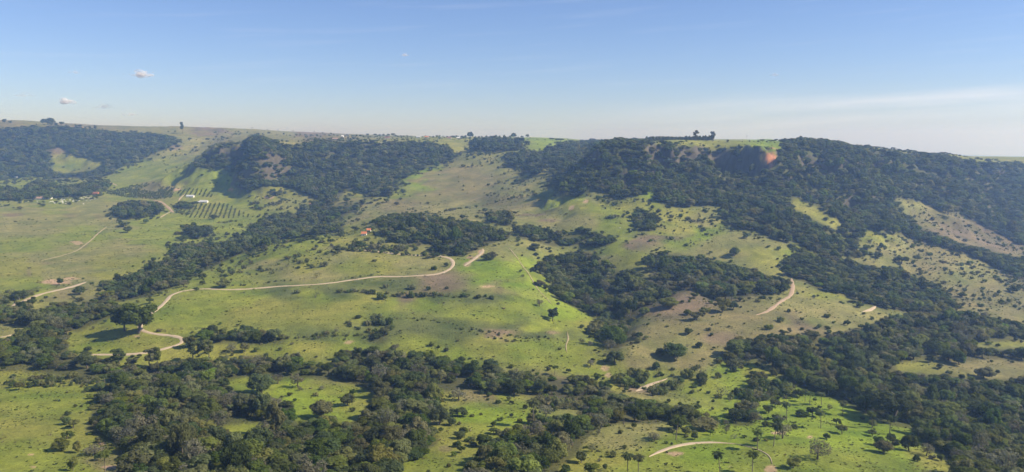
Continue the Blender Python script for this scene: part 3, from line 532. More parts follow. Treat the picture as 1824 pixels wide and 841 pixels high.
def lobes_for(style, rs):
    """centres and radii of the leaf masses of a crown about 9 m tall and 9 m wide"""
    if style == 'round':   n_, R, zc, fz, r0 = 22, 3.0, 4.9, .95, (1.0, 1.8)
    elif style == 'broad': n_, R, zc, fz, r0 = 26, 4.0, 6.0, .38, (1.0, 1.6)
    elif style == 'tall':  n_, R, zc, fz, r0 = 20, 2.1, 6.0, 1.5, (.9, 1.5)
    elif style == 'ragged':n_, R, zc, fz, r0 = 17, 3.3, 4.9, .85, (.8, 1.6)
    elif style == 'airy':  n_, R, zc, fz, r0 = 17, 2.2, 8.0, 2.2, (.55, 1.15)
    elif style == 'bush':  n_, R, zc, fz, r0 = 11, 1.1, .9, .55, (.45, .8)
    d = rs.normal(size=(n_, 3)); d /= np.linalg.norm(d, axis=1)[:, None]
    rr = rs.uniform(.25, 1, (n_, 1))**(.45)
    c = d*rr*R; c[:, 2] = c[:, 2]*fz
    if style != 'bush': c[:, 2] = np.where(c[:, 2] < -1.6*fz, c[:, 2]*.5, c[:, 2])
    c[:, :2] += rs.normal(size=2)*.3
    if style == 'ragged': c[:, 2] += rs.normal(size=n_)*.8
    c[:, 2] += zc
    rad = rs.uniform(*r0, n_)
    if style == 'bush': c[:, 2] = np.maximum(c[:, 2], rad*.5)
    return c, rad
def make_crown(style, rs, far=False, bare=False):
    c, rad = lobes_for(style, rs)
    small = style == 'bush'
    ncard = {'round': 1900, 'broad': 2100, 'tall': 1600, 'ragged': 1500, 'airy': 900, 'bush': 420}[style]
    size = .16 if small else .40
    if far: ncard = int(ncard*.34); size *= 1.75
    if bare: ncard = int(ncard*.62); size *= .8
    pv, pf = cards(rs, c, rad, ncard, size)
    parts = [(pv, pf)]
    if not bare:
        bv, bf = ICO_S if far else ICO
        for k in range(len(rad)):
            v = bv*rad[k]*(.72 if style != 'airy' else .6)*(1+.12*rs.normal(size=(len(bv), 1)))+c[k]; parts.append((v, bf))
    return join(parts), c, rad
def make_trunk(style, rs, c, rad):
    if style == 'bush':
        parts = []
        for k in range(4):
            a = rs.uniform(0, 6.28); parts.append(tube([(0, 0, -.3), (math.cos(a)*.2, math.sin(a)*.2, .4), (math.cos(a)*.55, math.sin(a)*.55, 1.0)], [.06, .045, .02], 4))
        return join(parts)
    low = min(c[:, 2])
    fork = max(1.2, low*.7); lean = rs.normal(size=2)*.25
    base = np.array((lean[0], lean[1], fork))
    r0 = .30 if style != 'airy' else .22
    top = np.array((c[:, 0].mean(), c[:, 1].mean(), c[:, 2].max()*.93))
    parts = [tube([(0, 0, -1.2), (lean[0]*.4, lean[1]*.4, fork*.5), base, base*.5+top*.5+rs.normal(size=3)*.2, top], [r0*1.25, r0, r0*.85, r0*.5, .05], 7)]
    for k in rs.permutation(len(rad))[:9]:
        t_ = rs.uniform(0, .45); s0 = base*(1-t_)+top*t_
        if style == 'airy': s0 = np.array((0, 0, min(c[k, 2]-.6, top[2])))*1.0
        mid = s0*.5+c[k]*.5+np.array((0, 0, -.25)); parts.append(tube([s0, mid, c[k]], [r0*.42, r0*.3, .04], 5))
    return join(parts)
def palm_mesh(rs, h=11.0):
    bend = rs.normal(size=2)*.5
    path = [(bend[0]*t_*t_, bend[1]*t_*t_, -1+(h+1)*t_) for t_ in np.linspace(0, 1, 9)]
    trunk = tube(path, [.27, .21, .18, .17, .165, .16, .16, .15, .13], 7)
    top = np.array(path[-1]); parts = [tube([top-np.array((0, 0, .5)), top+np.array((0, 0, .5)), top+np.array((0, 0, 1.3))], [.16, .2, .05], 6)]
    for k in range(30):
        a = k*2.399+rs.uniform(-.2, .2); e0 = rs.uniform(-.35, 1.25); ln = rs.uniform(2.9, 3.8)
        d0 = np.array((math.cos(a), math.sin(a), 0)); side = np.array((-math.sin(a), math.cos(a), 0))
        p = top+np.array((0, 0, .35)); rib = [p]; e = e0
        for s in range(7):
            p = p + (d0*math.cos(e)+np.array((0, 0, math.sin(e))))*ln/7; rib.append(p); e -= rs.uniform(.24, .36)
        parts.append(tube(rib, [.05, .045, .04, .035, .03, .025, .02, .012], 3))
        v, f = [], []
        for s in range(2, 15):
            q = s/14*7; i = min(int(q), 6); c0 = rib[i]*(1-(q-i))+rib[i+1]*(q-i); dr = rib[i+1]-rib[i]; dr = dr/np.linalg.norm(dr)
            L_ = (.95*math.sin(math.pi*min(1, s/15+.12))+.18)
            for sg in (-1, 1):
                tip = c0+side*sg*L_*.75+dr*L_*.45-np.array((0, 0, L_*rs.uniform(.25, .75))); k0 = len(v)
                v += [c0-dr*.2, c0+dr*.2, tip]; f.append((k0, k0+1, k0+2))
        parts.append((np.array(v), f))
    return trunk, join(parts)
rs = np.random.RandomState(7)
def bank(style, tone, rs, far=False, bare=False):
    (cv, cf), c, rad = make_crown(style, rs, far, bare); tv, tf = make_trunk(style, rs, c, rad)
    crown = pymesh('crown_'+style, cv, cf, [M_leaf[tone]]); trunk = pymesh('trunk_'+style, tv, tf, [M_bark], smooth_=True)
    hgt = cv[:, 2].max(); wid = np.percentile(np.abs(cv[:, :2]), 97)
    return dict(crown=crown, trunk=trunk, raw=(cv, cf, tv, tf), h=hgt, r=wid, style=style, tone=tone, bare=bare)
BANK = []
for st, tone, k in (('round','dark',2),('round','mid',2),('round','olive',2),('broad','dark',1),('broad','mid',1),('broad','olive',1),('tall','dark',1),('tall','mid',1),('ragged','olive',2),('ragged','mid',1),('ragged','dark',1),('round','lime',1)):
    for _ in range(k): BANK.append(bank(st, tone, rs))
for st in ('ragged', 'round'): BANK.append(bank(st, 'grey', rs, bare=True))
WGT = {'dark': 1.25, 'mid': 1.35, 'olive': 1.3, 'lime': .16, 'grey': .6}
FAR = [bank(st, tone, rs, far=True) for st, tone in (('round','dark'),('round','mid'),('ragged','mid'),('broad','dark'),('ragged','olive'),('round','olive'),('tall','mid'))]
AIRY = [bank('airy', tn, rs) for tn in ('mid', 'olive')]
BUSH = [bank('bush', tn, rs, bare=br) for tn, br in (('dark',0),('mid',0),('olive',0),('mid',0),('olive',1),('grey',1))]
PALM = []
for k in range(3):
    (tv, tf), (cv, cf) = palm_mesh(rs)
    PALM.append((pymesh('palm_trunk', tv, tf, [M_palmtrunk], smooth_=True), pymesh('palm_crown', cv, cf, [M_leaf['dark' if k else 'mid']]), cv[:, 2].max()))
def whole(bk, name):
    cv, cf, tv, tf = bk['raw']; v, f = join([(cv, cf), (tv, tf)])
    return pymesh(name, v, f, [M_leaf[bk['tone']], M_bark], [0]*len(cf)+[1]*len(tf))
def library(name, banks):
    c = bpy.data.collections.new(name)
    for k, bk in enumerate(banks):
        o = bpy.data.objects.new('%s_kind.%03d' % (name, k), whole(bk, name)); c.objects.link(o)
    return c
def scatter(name, pts, scl, rot, idx, coll, label, kind='stuff'):
    me = bpy.data.meshes.new(name); me.vertices.add(len(pts)); me.vertices.foreach_set('co', np.asarray(pts, np.float32).ravel())
    a = me.attributes.new('scl', 'FLOAT_VECTOR', 'POINT'); a.data.foreach_set('vector', np.asarray(scl, np.float32).ravel())
    a = me.attributes.new('turn', 'FLOAT_VECTOR', 'POINT'); a.data.foreach_set('vector', np.asarray(rot, np.float32).ravel())
    a = me.attributes.new('pick', 'INT', 'POINT'); a.data.foreach_set('value', np.asarray(idx, np.int32))
    o = tag(obj(name, me), label, kind=kind)
    g = bpy.data.node_groups.new(name, 'GeometryNodeTree'); g.interface.new_socket('Geometry', in_out='INPUT', socket_type='NodeSocketGeometry'); g.interface.new_socket('Geometry', in_out='OUTPUT', socket_type='NodeSocketGeometry')
    gi, go = g.nodes.new('NodeGroupInput'), g.nodes.new('NodeGroupOutput'); ip = g.nodes.new('GeometryNodeInstanceOnPoints'); ci = g.nodes.new('GeometryNodeCollectionInfo')
    ci.inputs['Collection'].default_value = coll; ci.inputs['Separate Children'].default_value = True; ci.inputs['Reset Children'].default_value = True
    def attr(nm, ty):
        q = g.nodes.new('GeometryNodeInputNamedAttribute'); q.data_type = ty; q.inputs['Name'].default_value = nm; return q.outputs['Attribute']
    l = g.links.new; l(gi.outputs[0], ip.inputs['Points']); l(ci.outputs[0], ip.inputs['Instance']); ip.inputs['Pick Instance'].default_value = True
    l(attr('pick', 'INT'), ip.inputs['Instance Index']); l(attr('scl', 'FLOAT_VECTOR'), ip.inputs['Scale'])
    er = g.nodes.new('FunctionNodeEulerToRotation'); l(attr('turn', 'FLOAT_VECTOR'), er.inputs[0]); l(er.outputs[0], ip.inputs['Rotation'])
    l(ip.outputs[0], go.inputs[0]); md = o.modifiers.new('scatter', 'NODES'); md.node_group = g
    return o
def plant(name, bk, loc, rz, sc, label, cat, group=None):
    root = bpy.data.objects.new(name, None); COL.objects.link(root); root.location = loc; root.rotation_euler = (0, 0, rz); root.scale = sc
    root.empty_display_size = .5
    tag(root, label, cat, group)
    obj('trunk' if bk['style'] != 'bush' else 'stem', bk['trunk'], root); obj('crown' if bk['style'] != 'bush' else 'foliage', bk['crown'], root)
    return root
by = {}
for bk in BANK+AIRY+BUSH: by.setdefault((bk['style'], bk['tone']), []).append(bk)
# ------------------------------------------------------------------ single trees one can point at: (column, row of the foot, height px, width px, style, tone, name, label)
SINGLE = [
 (984,572,25,22,'ragged','dark','broadleaf_tree','lone dark tree casting a shadow on the vivid green hillside'),
 (961,546,14,12,'ragged','grey','small_tree','small thin-leaved tree upslope of the lone dark tree on the green hill'),
 (1309,456,16,20,'round','dark','broadleaf_tree','lone round dark tree on the pale slope above the right hand gully wood'),
 (1564,460,11,14,'round','dark','broadleaf_tree','small dome-shaped tree alone on the yellowish strip above the right gully'),
 (1606,470,14,24,'broad','dark','broadleaf_tree','wide dark tree at the right end of the yellowish strip'),
 (1634,464,10,12,'round','mid','broadleaf_tree','small round tree just right of the wide dark tree on the yellowish strip'),
 (1569,441,9,8,'tall','dark','broadleaf_tree','small upright tree upslope of the dome-shaped tree on the right slope'),
 (247,594,56,58,'ragged','mid','broadleaf_tree','large shady tree with a visible trunk beside the bend of the dirt road'),
 (222,590,46,36,'round','dark','broadleaf_tree','dense dark tree leaning against the large shady roadside tree'),
 (531,690,24,22,'ragged','grey','broadleaf_tree','pale grey-crowned tree with a shadow in the green glade'),
 (495,684,20,20,'round','grey','broadleaf_tree','grey-green bushy tree at the left end of the green glade'),
 (466,700,38,40,'round','dark','broadleaf_tree','tall dense tree at the left edge of the green glade'),
 (619,722,22,26,'round','olive','broadleaf_tree','round olive tree with a shadow at the right side of the glade'),
 (628,704,12,12,'ragged','dark','small_tree','small dark tree behind the round olive tree in the glade'),
 (573,744,32,40,'round','olive','broadleaf_tree','big round brownish-olive tree at the lower rim of the glade'),
 (510,753,30,34,'ragged','dark','broadleaf_tree','dark green tree below the glade left of the big round one'),
 (542,668,10,16,'round','lime','small_tree','low bright green tree at the top rim of the glade'),
 (574,694,7,12,'ragged','grey','shrubby_tree','small thin tree standing in the middle of the glade'),
 (782,757,36,34,'round','dark','broadleaf_tree','dark tree apart from the wood on the tan strip of the middle pasture'),
 (816,742,18,30,'ragged','dark','broadleaf_tree','low spreading dark tree alone on the brown upper part of the middle pasture'),
 (824,772,11,18,'round','dark','small_tree','small dark bushy tree in the middle of the bright middle pasture'),
 (1191,547,19,34,'round','olive','broadleaf_tree','broad olive bush-like tree at the top left of the brown slope'),
 (1147,561,14,18,'round','mid','broadleaf_tree','round green tree at the lower edge of the central gully wood'),
 (1241,570,16,22,'ragged','olive','broadleaf_tree','spreading olive tree on the brown slope below the gully wood'),
 (1225,561,10,13,'round','mid','small_tree','small green tree just left of the spreading olive one on the brown slope'),
 (1227,595,12,13,'round','dark','small_tree','small dark round tree in the middle of the brown slope'),
 (1138,602,11,13,'round','dark','small_tree','small dark tree with a shadow beside the gully tail on the brown slope'),
 (1090,618,42,44,'round','dark','broadleaf_tree','large dense tree at the lower tip of the central gully wood'),
 (1095,648,24,28,'round','dark','broadleaf_tree','dark round tree just below the large one at the gully tip'),
 (1286,556,26,26,'ragged','olive','broadleaf_tree','tall ragged tree at the lower right corner of the brown slope gully wood'),
 (1305,552,16,18,'round','dark','broadleaf_tree','dark tree at the right of the tall ragged tree above the brown slope'),
 (1203,637,28,40,'round','dark','broadleaf_tree','big dark tree standing alone at the foot of the brown slope'),
 (1176,634,14,20,'round','dark','small_tree','smaller dark tree touching the big slope-foot tree on its left'),
 (1245,619,10,12,'round','dark','small_tree','little dark tree right of the big slope-foot tree'),
 (1590,752,56,72,'broad','dark','broadleaf_tree','huge umbrella-crowned dark tree at the edge of the right hand wood'),
 (1446,684,24,52,'round','lime','broadleaf_tree','bright lime green tree against the dark right hand wood'),
 (1456,818,38,42,'round','grey','broadleaf_tree','big grey-brown domed tree on the bright green knoll'),
 (1413,834,22,26,'ragged','olive','broadleaf_tree','olive bushy tree below left of the grey-brown domed tree'),
 (1574,806,22,30,'round','olive','broadleaf_tree','round olive tree on the lower right of the bright knoll'),
 (1592,791,13,22,'ragged','dark','small_tree','low dark tree touching the round olive tree on the knoll'),
 (1619,803,30,28,'round','dark','broadleaf_tree','tall dark tree near the wood edge at the right of the knoll'),
 (1650,812,24,26,'round','grey','broadleaf_tree','grey tree right of the tall dark one at the wood edge on the knoll'),
 (1472,782,12,12,'round','mid','small_tree','small green round tree in the open middle of the knoll'),
 (1394,781,30,28,'ragged','grey','broadleaf_tree','brownish half-bare tree beside a palm above the curved knoll track'),
 (1448,742,20,22,'ragged','dark','broadleaf_tree','dark tree between the two middle palms of the knoll'),
 (1430,742,12,22,'round','dark','small_tree','dark bush-like tree left of the dark tree between the middle palms'),
 (1380,724,12,20,'broad','olive','small_tree','thin flat-topped tree on the upper left of the knoll'),
 (1345,752,19,23,'round','grey','small_tree','grey domed tree on the knoll above the brownish half-bare one'),
 (1294,770,11,11,'round','grey','small_tree','small grey ball-shaped tree above the curved knoll track'),
 (1690,642,22,42,'broad','dark','broadleaf_tree','wide dark tree in the middle of the tan clearing within the right wood'),
 (1709,650,24,26,'round','dark','broadleaf_tree','dark tree with a long shadow on the tan clearing in the right wood'),
 (1657,645,14,14,'tall','dark','small_tree','narrow dark tree at the left of the tan clearing in the right wood'),
 (1750,638,20,26,'round','dark','broadleaf_tree','dark round tree at the far edge of the tan clearing in the right wood'),
 (1753,674,22,30,'round','olive','broadleaf_tree','olive dome tree on the near edge of the tan clearing in the right wood'),
 (348,423,20,26,'round','dark','broadleaf_tree','left of the two dark trees on the left plain by the stream wood'),
 (369,421,16,18,'round','dark','broadleaf_tree','right of the two dark trees standing on the left plain by the stream wood'),
 (106,508,14,11,'tall','dark','small_tree','small upright tree on bare sand on the left plain'),
 (141,525,15,19,'round','dark','broadleaf_tree','dark round tree right of the straight pale track on the left plain'),
 (35,534,17,26,'round','dark','broadleaf_tree','dark round tree left of the straight pale track on the left plain'),
 (58,541,9,15,'round','mid','small_tree','low tree at the near end of the straight pale track'),
 (318,418,6,14,'round','olive','small_tree','small olive tree left of the two dark trees on the left plain'),
 (382,390,8,11,'round','dark','small_tree','small dark tree within the lower orchard rows'),
 (271,389,7,9,'round','dark','small_tree','small dark tree beside the pale branch path'),
 (178,697,17,17,'round','mid','broadleaf_tree','bright round tree with a shadow at the corner of the lower left pasture'),
 (170,810,18,32,'ragged','grey','broadleaf_tree','greyish spreading tree left of the leaning palm at the bottom left'),
 (130,838,26,18,'ragged','olive','broadleaf_tree','ragged olive tree at the bottom of the lower left pasture'),
 (139,806,24,14,'ragged','olive','small_tree','slim tree above the ragged one in the lower left pasture'),
 (398,512,16,26,'round','olive','broadleaf_tree','round olive tree beside the dirt road on the left shoulder of the hill'),
 (350,518,7,9,'round','dark','small_tree','little dark tree where the road bends below the hill shoulder'),
 (1205,766,28,40,'ragged','dark','broadleaf_tree','dark ragged tree around the tall palm at the top left of the knoll'),
 (1255,765,22,48,'round','olive','broadleaf_tree','wide hedge-like olive tree left part of the row right of the tall palm'),
 (900,785,22,26,'ragged','olive','broadleaf_tree','olive tree on the bright middle pasture left of the tall single palm'),
 (972,742,22,26,'round','grey','broadleaf_tree','grey-brown tree just right of the tall single palm'),
 (1078,838,13,9,'tall','mid','small_tree','small bright cone-shaped tree at the bottom of the tan pasture'),
 (1240,250.5,18,10,'airy','olive','tall_tree','left of the two tall trees on the skyline above the right escarpment'),
 (1270,251.5,17,9,'airy','mid','tall_tree','right of the two tall trees on the skyline above the right escarpment'),
 (325,238,20,6,'airy','mid','tall_tree','single tall tree on the skyline left of the left escarpment'),
 (85,222,12,20,'round','dark','broadleaf_tree','dark tree on the far left skyline'),
 (984,250.5,5,10,'broad','dark','broadleaf_tree','left flat tree on the green plateau left of the gap'),
 (998,252.5,6,16,'broad','dark','broadleaf_tree','wider flat tree on the green plateau left of the gap'),
 (915,246,9,9,'round','dark','broadleaf_tree','tree on the plateau skyline above the ridge clump'),
 (939,245,6,7,'ragged','dark','small_tree','small tree on the plateau skyline at the crest of the bright field'),
 (838,246,11,10,'round','dark','broadleaf_tree','tallest tree by the plateau farm houses'),
 (1358,253,5,8,'broad','dark','small_tree','left dark flat tree beyond the bright field above the cliff'),
 (1374,253,4,14,'broad','dark','small_tree','right dark flat tree beyond the bright field above the cliff'),
 (213,652,32,24,'airy','mid','tall_tree','leftmost airy tall tree at the edge of the valley wood below the road'),
 (267,656,36,26,'airy','olive','tall_tree','airy tall tree with a broad head below the end of the road bend'),
 (282,655,38,14,'airy','mid','tall_tree','slim airy tree right beside the broad-headed airy one'),
 (345,645,38,24,'airy','mid','tall_tree','left of the pair of airy tall trees in front of the yellow meadow'),
 (372,645,42,22,'airy','olive','tall_tree','right of the pair of airy tall trees in front of the yellow meadow'),
 (473,650,22,10,'airy','mid','tall_tree','slim tree rising from the valley wood left of the glade'),
 (529,648,22,17,'ragged','olive','broadleaf_tree','slender-trunked tree with a rounded head rising from the valley wood'),
]
TAKEN = []
for (px, py, hp, wp, st, tone, nm, lab) in SINGLE:
    bk = by.get((st, tone)) or by[('round', 'dark')] if st != 'airy' else by[('airy', tone)]
    if (st, tone) not in by: bk = [b_ for b_ in BANK if b_['tone'] == tone and b_['style'] in ('ragged', 'round')] or by[('round', 'dark')]
    bk = bk[len(TAKEN) % len(bk)]
    p = hit(px, py); s = p[1]/F*1.04
    sz, sx = hp*s/bk['h'], wp*s/(2*bk['r'])
    plant(nm, bk, (p[0], p[1], p[2]-.15), rs.uniform(0, 6.28), (sx, sx, sz), lab, 'tree'); TAKEN.append((p[0], p[1], wp*s*.45))
PALMS = [
 (950,760,50,'tall slim palm standing alone at the right edge of the middle pasture'),
 (1204,783,46,'tall dark palm rising out of the ragged tree at the upper left of the knoll'),
 (1118,846,42,'left of the two palms side by side at the bottom centre'),
 (1137,848,40,'right of the two palms side by side at the bottom centre'),
 (1282,846,42,'palm at the bottom edge below the curved knoll track'),
 (1340,842,38,'palm at the bottom edge near the end of the thin footpath'),
 (1349,802,38,'palm standing in the open at the right end of the curved knoll track'),
 (1378,795,44,'palm in front of the brownish half-bare tree'),
 (1401,749,34,'palm in front of the dark bushes in the middle of the knoll'),
 (1462,763,33,'single palm on open grass in the middle of the knoll'),
 (1401,712,19,'leftmost small palm at the top of the knoll'),
 (1442,722,25,'middle small palm at the top of the knoll'),
 (1463,721,23,'rightmost small palm at the top of the knoll beside the wood'),
 (1434,716,18,'thin short palm between the small palms at the top of the knoll'),
 (1501,741,27,'palm beside the dark outlying trees at the right of the knoll'),
 (1553,764,32,'palm in the open left of the huge umbrella tree'),
 (1584,774,37,'palm directly below the huge umbrella tree'),
 (1626,771,30,'palm at the corner of the right hand wood below the umbrella tree'),
 (188,846,46,'leaning palm at the bottom left beside the wood'),
 (188,690,24,'palm sticking out of the upper left corner of the lower left wood'),
 (988,668,17,'small palm on the green slope above the valley wood'),
 (312,742,26,'palm surrounded by the crowns of the lower left wood'),
 (335,788,26,'palm crown deep inside the lower left wood'),
 (165,517,14,'small palm at the left edge of the stream wood'),
 (183,513,14,'palm just right of the small one at the left edge of the stream wood'),
]
for i, (px, py, hp, lab) in enumerate(PALMS):
    tm, cm, hh = PALM[i % 3]; p = hit(px, py); s = hp*p[1]/F*1.06/hh
    root = bpy.data.objects.new('palm_tree', None); COL.objects.link(root); root.location = (p[0], p[1], p[2]-.1); root.rotation_euler = (0, 0, rs.uniform(0, 6.28)); wd = min(max(s*1.3, 1.1), 1.4)
    root.scale = (wd, wd, s); tag(root, lab, 'palm tree', 'palms of the valley'); obj('trunk', tm, root); obj('crown', cm, root); TAKEN.append((p[0], p[1], 2.5))
# bare standing trunks
for px, py, hp, lab in ((1111,757,14,'bare dark trunk standing at the edge of the tan pasture'), (1330,248.5,9,'leafless tree on the skyline above the red cliff')):
    p = hit(px, py); h = hp*p[1]/F
    pr = [tube([(0, 0, -1), (0, .05, h*.5), (.1, 0, h)], [.24, .2, .12], 6)]
    if h > 6:
        for a in (0.3, 2.2, 3.6, 5.0): pr.append(tube([(0, 0, h*.45+a*.4), (math.cos(a)*1.6, math.sin(a)*1.6, h*.7+a*.4), (math.cos(a)*2.6, math.sin(a)*2.2, h*.95)], [.16, .1, .04], 4))
    tag(obj('dead_tree', pymesh('dead_tree', *join(pr), [M_bark]), loc=tuple(p)), lab, 'dead tree')
TAKEN = np.array(TAKEN)
# ------------------------------------------------------------------ woods
rw = np.random.RandomState(21)
cand = []
y = 284.0
while y < 3300:
    s = float(np.interp(y, [284, 600, 1000, 1600, 3300], [5.8, 6.2, 6.8, 7.8, 11.0])); xs = np.arange(-.74*y-20, .74*y+20, s)
    cand.append(np.stack([xs+rw.uniform(-.45, .45, len(xs))*s, y+rw.uniform(-.45, .45, len(xs))*s, np.full(len(xs), s)], -1)); y += s
C = np.concatenate(cand); cx_, cy_, cs_ = C.T; cz_ = H(cx_, cy_)
hgt = 6.0*rw.lognormal(0, .34, len(C))*np.interp(cy_, [300, 900, 1400, 3000], [.92, .95, 1.1, 1.35])
hgt *= np.where(rw.rand(len(C)) < .035, 1.5, 1.0)
hgt *= .78 + .5*vnoise(cx_/60, cy_/60, 77)
qx, qy = project(cx_, cy_, cz_+hgt*.92); q0x, q0y = project(cx_, cy_, cz_+hgt*.38)
warp = (fbm(cx_/24, cy_/24, 91, 4)-.5)*np.interp(cy_, [300, 900, 3000], [64, 40, 14])
qmx, qmy = project(cx_, cy_, cz_+hgt*.5)
W = ((in_wood(qx+warp, qy+warp*.4, 'big') & in_wood(q0x+warp, q0y+warp*.4, 'big')) | in_wood(qmx+warp*.25, qmy+warp*.1, 'thin')) & (rw.rand(len(C)) < np.interp(fbm(cx_/35, cy_/35, 93, 3), [.30, .46], [.45, 1.0]))
free = np.ones(len(C), bool)
for tx, ty, tr in TAKEN: free &= (cx_-tx)**2+(cy_-ty)**2 > (tr*1.0)**2
W &= free
W &= ~(inpoly(qx, qy, [(1268,266),(1357,264),(1362,300),(1350,314),(1300,318),(1272,314)]) & (rw.rand(len(C)) < .8))
W &= ~((at_grid(slope, cx_, cy_) > 1.05) & (cy_ > 900) & (rw.rand(len(C)) < .22))
ex_ = 17*F/cy_; edge = np.zeros(len(C), bool)
for da, db in ((1,0),(-1,0),(0,.5),(0,-.5),(.7,.35),(-.7,-.35),(.7,-.35),(-.7,.35)): edge |= in_wood(qx+warp+da*ex_, qy+warp*.4+db*ex_)
for p in HOLES: W &= ~(inpoly(qx, qy, p) | inpoly(q0x, q0y, p) | inpoly(qx, qy-4*F/cy_, p))
edge &= ~W & free & (rw.rand(len(C)) < .20) & ~in_wood(qx+warp, qy+warp*.4)
for p in HOLES: edge &= ~(inpoly(qx, qy, p) & (rw.rand(len(C)) < .6))
hgt = np.where(edge, hgt*rw.uniform(.3, .7, len(C)), hgt); cs_ = np.where(edge, cs_*np.clip(hgt/6, .35, 1), cs_)
W |= edge
W[W] = off_road(cx_[W], cy_[W], 3.2)
tx_, ty_, tz_, th_, ts_ = cx_[W], cy_[W], cz_[W], hgt[W], cs_[W]
near = ty_ < 820
WGT['grey'] = .45
prob = np.array([WGT[b_['tone']]/sum(1 for q in BANK if q['tone'] == b_['tone'] and 1) *1.0 for b_ in BANK]); prob /= prob.sum()
pick = np.where(near, rw.choice(len(BANK), len(tx_), p=prob), len(BANK)+rw.choice(len(FAR), len(tx_), p=np.array([3,3,2,1.5,1.3,1.2,1])/13.0))
ALLB = BANK+FAR
hb = np.array([b_['h'] for b_ in ALLB])[pick]; rb = np.array([b_['r'] for b_ in ALLB])[pick]
sz = th_/hb*1.12; sx = ts_*rw.uniform(.55, .86, len(tx_))/rb*np.clip(th_/6.2, .75, 1.5)**.6
rot = np.stack([rw.normal(size=len(tx_))*.06, rw.normal(size=len(tx_))*.06, rw.uniform(0, 6.28, len(tx_))], -1)
pts = np.stack([tx_, ty_, tz_-.3], -1)
# the 300 that show largest become trees of their own, the rest one wood
ax, ay = project(tx_, ty_, tz_+th_*.6)
inside = (ax > 8) & (ax < 1816) & (ay < 830) & (ay > 100) & near
sizepx = np.where(inside, th_*F/ty_ + sx*rb*F/ty_, 0)
top = np.argsort(-sizepx)[:225]
ZONE = {'lower_left_wood': 'the wide lower left wood', 'lower_center_wood': 'the bottom centre wood', 'lower_right_wood': 'the dark lower right wood', 'left_wood': 'the left wood beside the road', 'gully_center': 'the central gully wood'}
SHP = {'round': 'round-crowned', 'broad': 'flat broad-crowned', 'tall': 'tall narrow', 'ragged': 'ragged loose-crowned'}
TON = {'dark': 'dark green', 'mid': 'mid green', 'olive': 'olive green', 'grey': 'grey-brown thin-leaved', 'lime': 'bright lime green'}
LAND = [(573,744,'the big round tree below the glade'),(466,700,'the dense tree left of the glade'),(188,820,'the leaning palm'),(178,697,'the bright round pasture-corner tree'),(782,757,'the dark tree on the tan strip'),(950,745,'the tall single palm'),(1126,840,'the two bottom palms'),(1590,740,'the huge umbrella tree'),(1446,680,'the bright lime tree'),(1626,770,'the wood-corner palm'),(335,780,'the deepest wood palm'),(312,735,'the crown-ringed wood palm'),(1700,648,'the tan clearing'),(1090,615,'the gully tip tree'),(345,640,'the airy tree pair'),(240,580,'the large roadside tree'),(1205,760,'the tall knoll palm'),(640,640,'the valley bottom bend'),(870,830,'the middle pasture foot'),(1650,805,'the grey wood-edge tree'),(240,835,'the bottom left sand patch'),(700,815,'the tan pasture foot strip'),(450,752,'the small clearing'),(510,753,'the dark tree below the glade'),(1060,752,'the tan pasture top corner')]
ORD = ['', 'second ', 'third ', 'fourth ', 'fifth ', 'sixth ', 'seventh ', 'eighth ', 'ninth ', 'tenth ', 'eleventh ', 'twelfth ', 'thirteenth ', 'fourteenth ', 'fifteenth ', 'sixteenth ']
def name_all(items, lands):
    """items: (column, row, description); one label each, told apart by the nearest landmark, the side of it and, where needed, the count going away from it"""
    keys, dist = [], []
    for (a, b_, desc) in items:
        lm = min(lands, key=lambda q: (q[0]-a)**2+(q[1]-b_)**2*1.5); dx, dy = a-lm[0], b_-lm[1]
        rel = ('right of ' if dx > 0 else 'left of ') if abs(dx) > abs(dy)*1.1 else ('below ' if dy > 0 else 'above ')
        keys.append((desc, rel+lm[2])); dist.append(dx*dx+dy*dy)
    out = [None]*len(items)
    for key in set(keys):
        ks = sorted([i for i in range(len(keys)) if keys[i] == key], key=lambda i: dist[i])
        for j, i in enumerate(ks):
            out[i] = (ORD[min(j, 15)] if len(ks) > 1 and j else ('nearest ' if len(ks) > 1 else '')) + key[0] + ' ' + key[1]
    return out
tree_labels = name_all([(ax[k], ay[k], '%s %s tree' % (TON[ALLB[pick[k]]['tone']], SHP[ALLB[pick[k]]['style']])) for k in top], LAND)
for k, lab in zip(top, tree_labels):
    b_ = ALLB[pick[k]]
    zn = 'the valley woods'
    for key, txt in ZONE.items():
        if inpoly(np.array([np.clip(ax[k], 2, 1822)]), np.array([np.clip(ay[k], 0, 846)]), WOODS[key])[0]: zn = txt; break
    plant('broadleaf_tree', b_, tuple(pts[k]), rot[k, 2], (sx[k], sx[k], sz[k]), lab, 'tree', 'trees of '+zn)
rest = np.ones(len(tx_), bool); rest[top] = False
LIB = library('broadleaf', ALLB)
scatter('forest', pts[rest], np.stack([sx, sx, sz], -1)[rest], rot[rest], pick[rest], LIB, 'woods of dark and olive trees over the scarps and gullies')
print('trees', len(tx_))
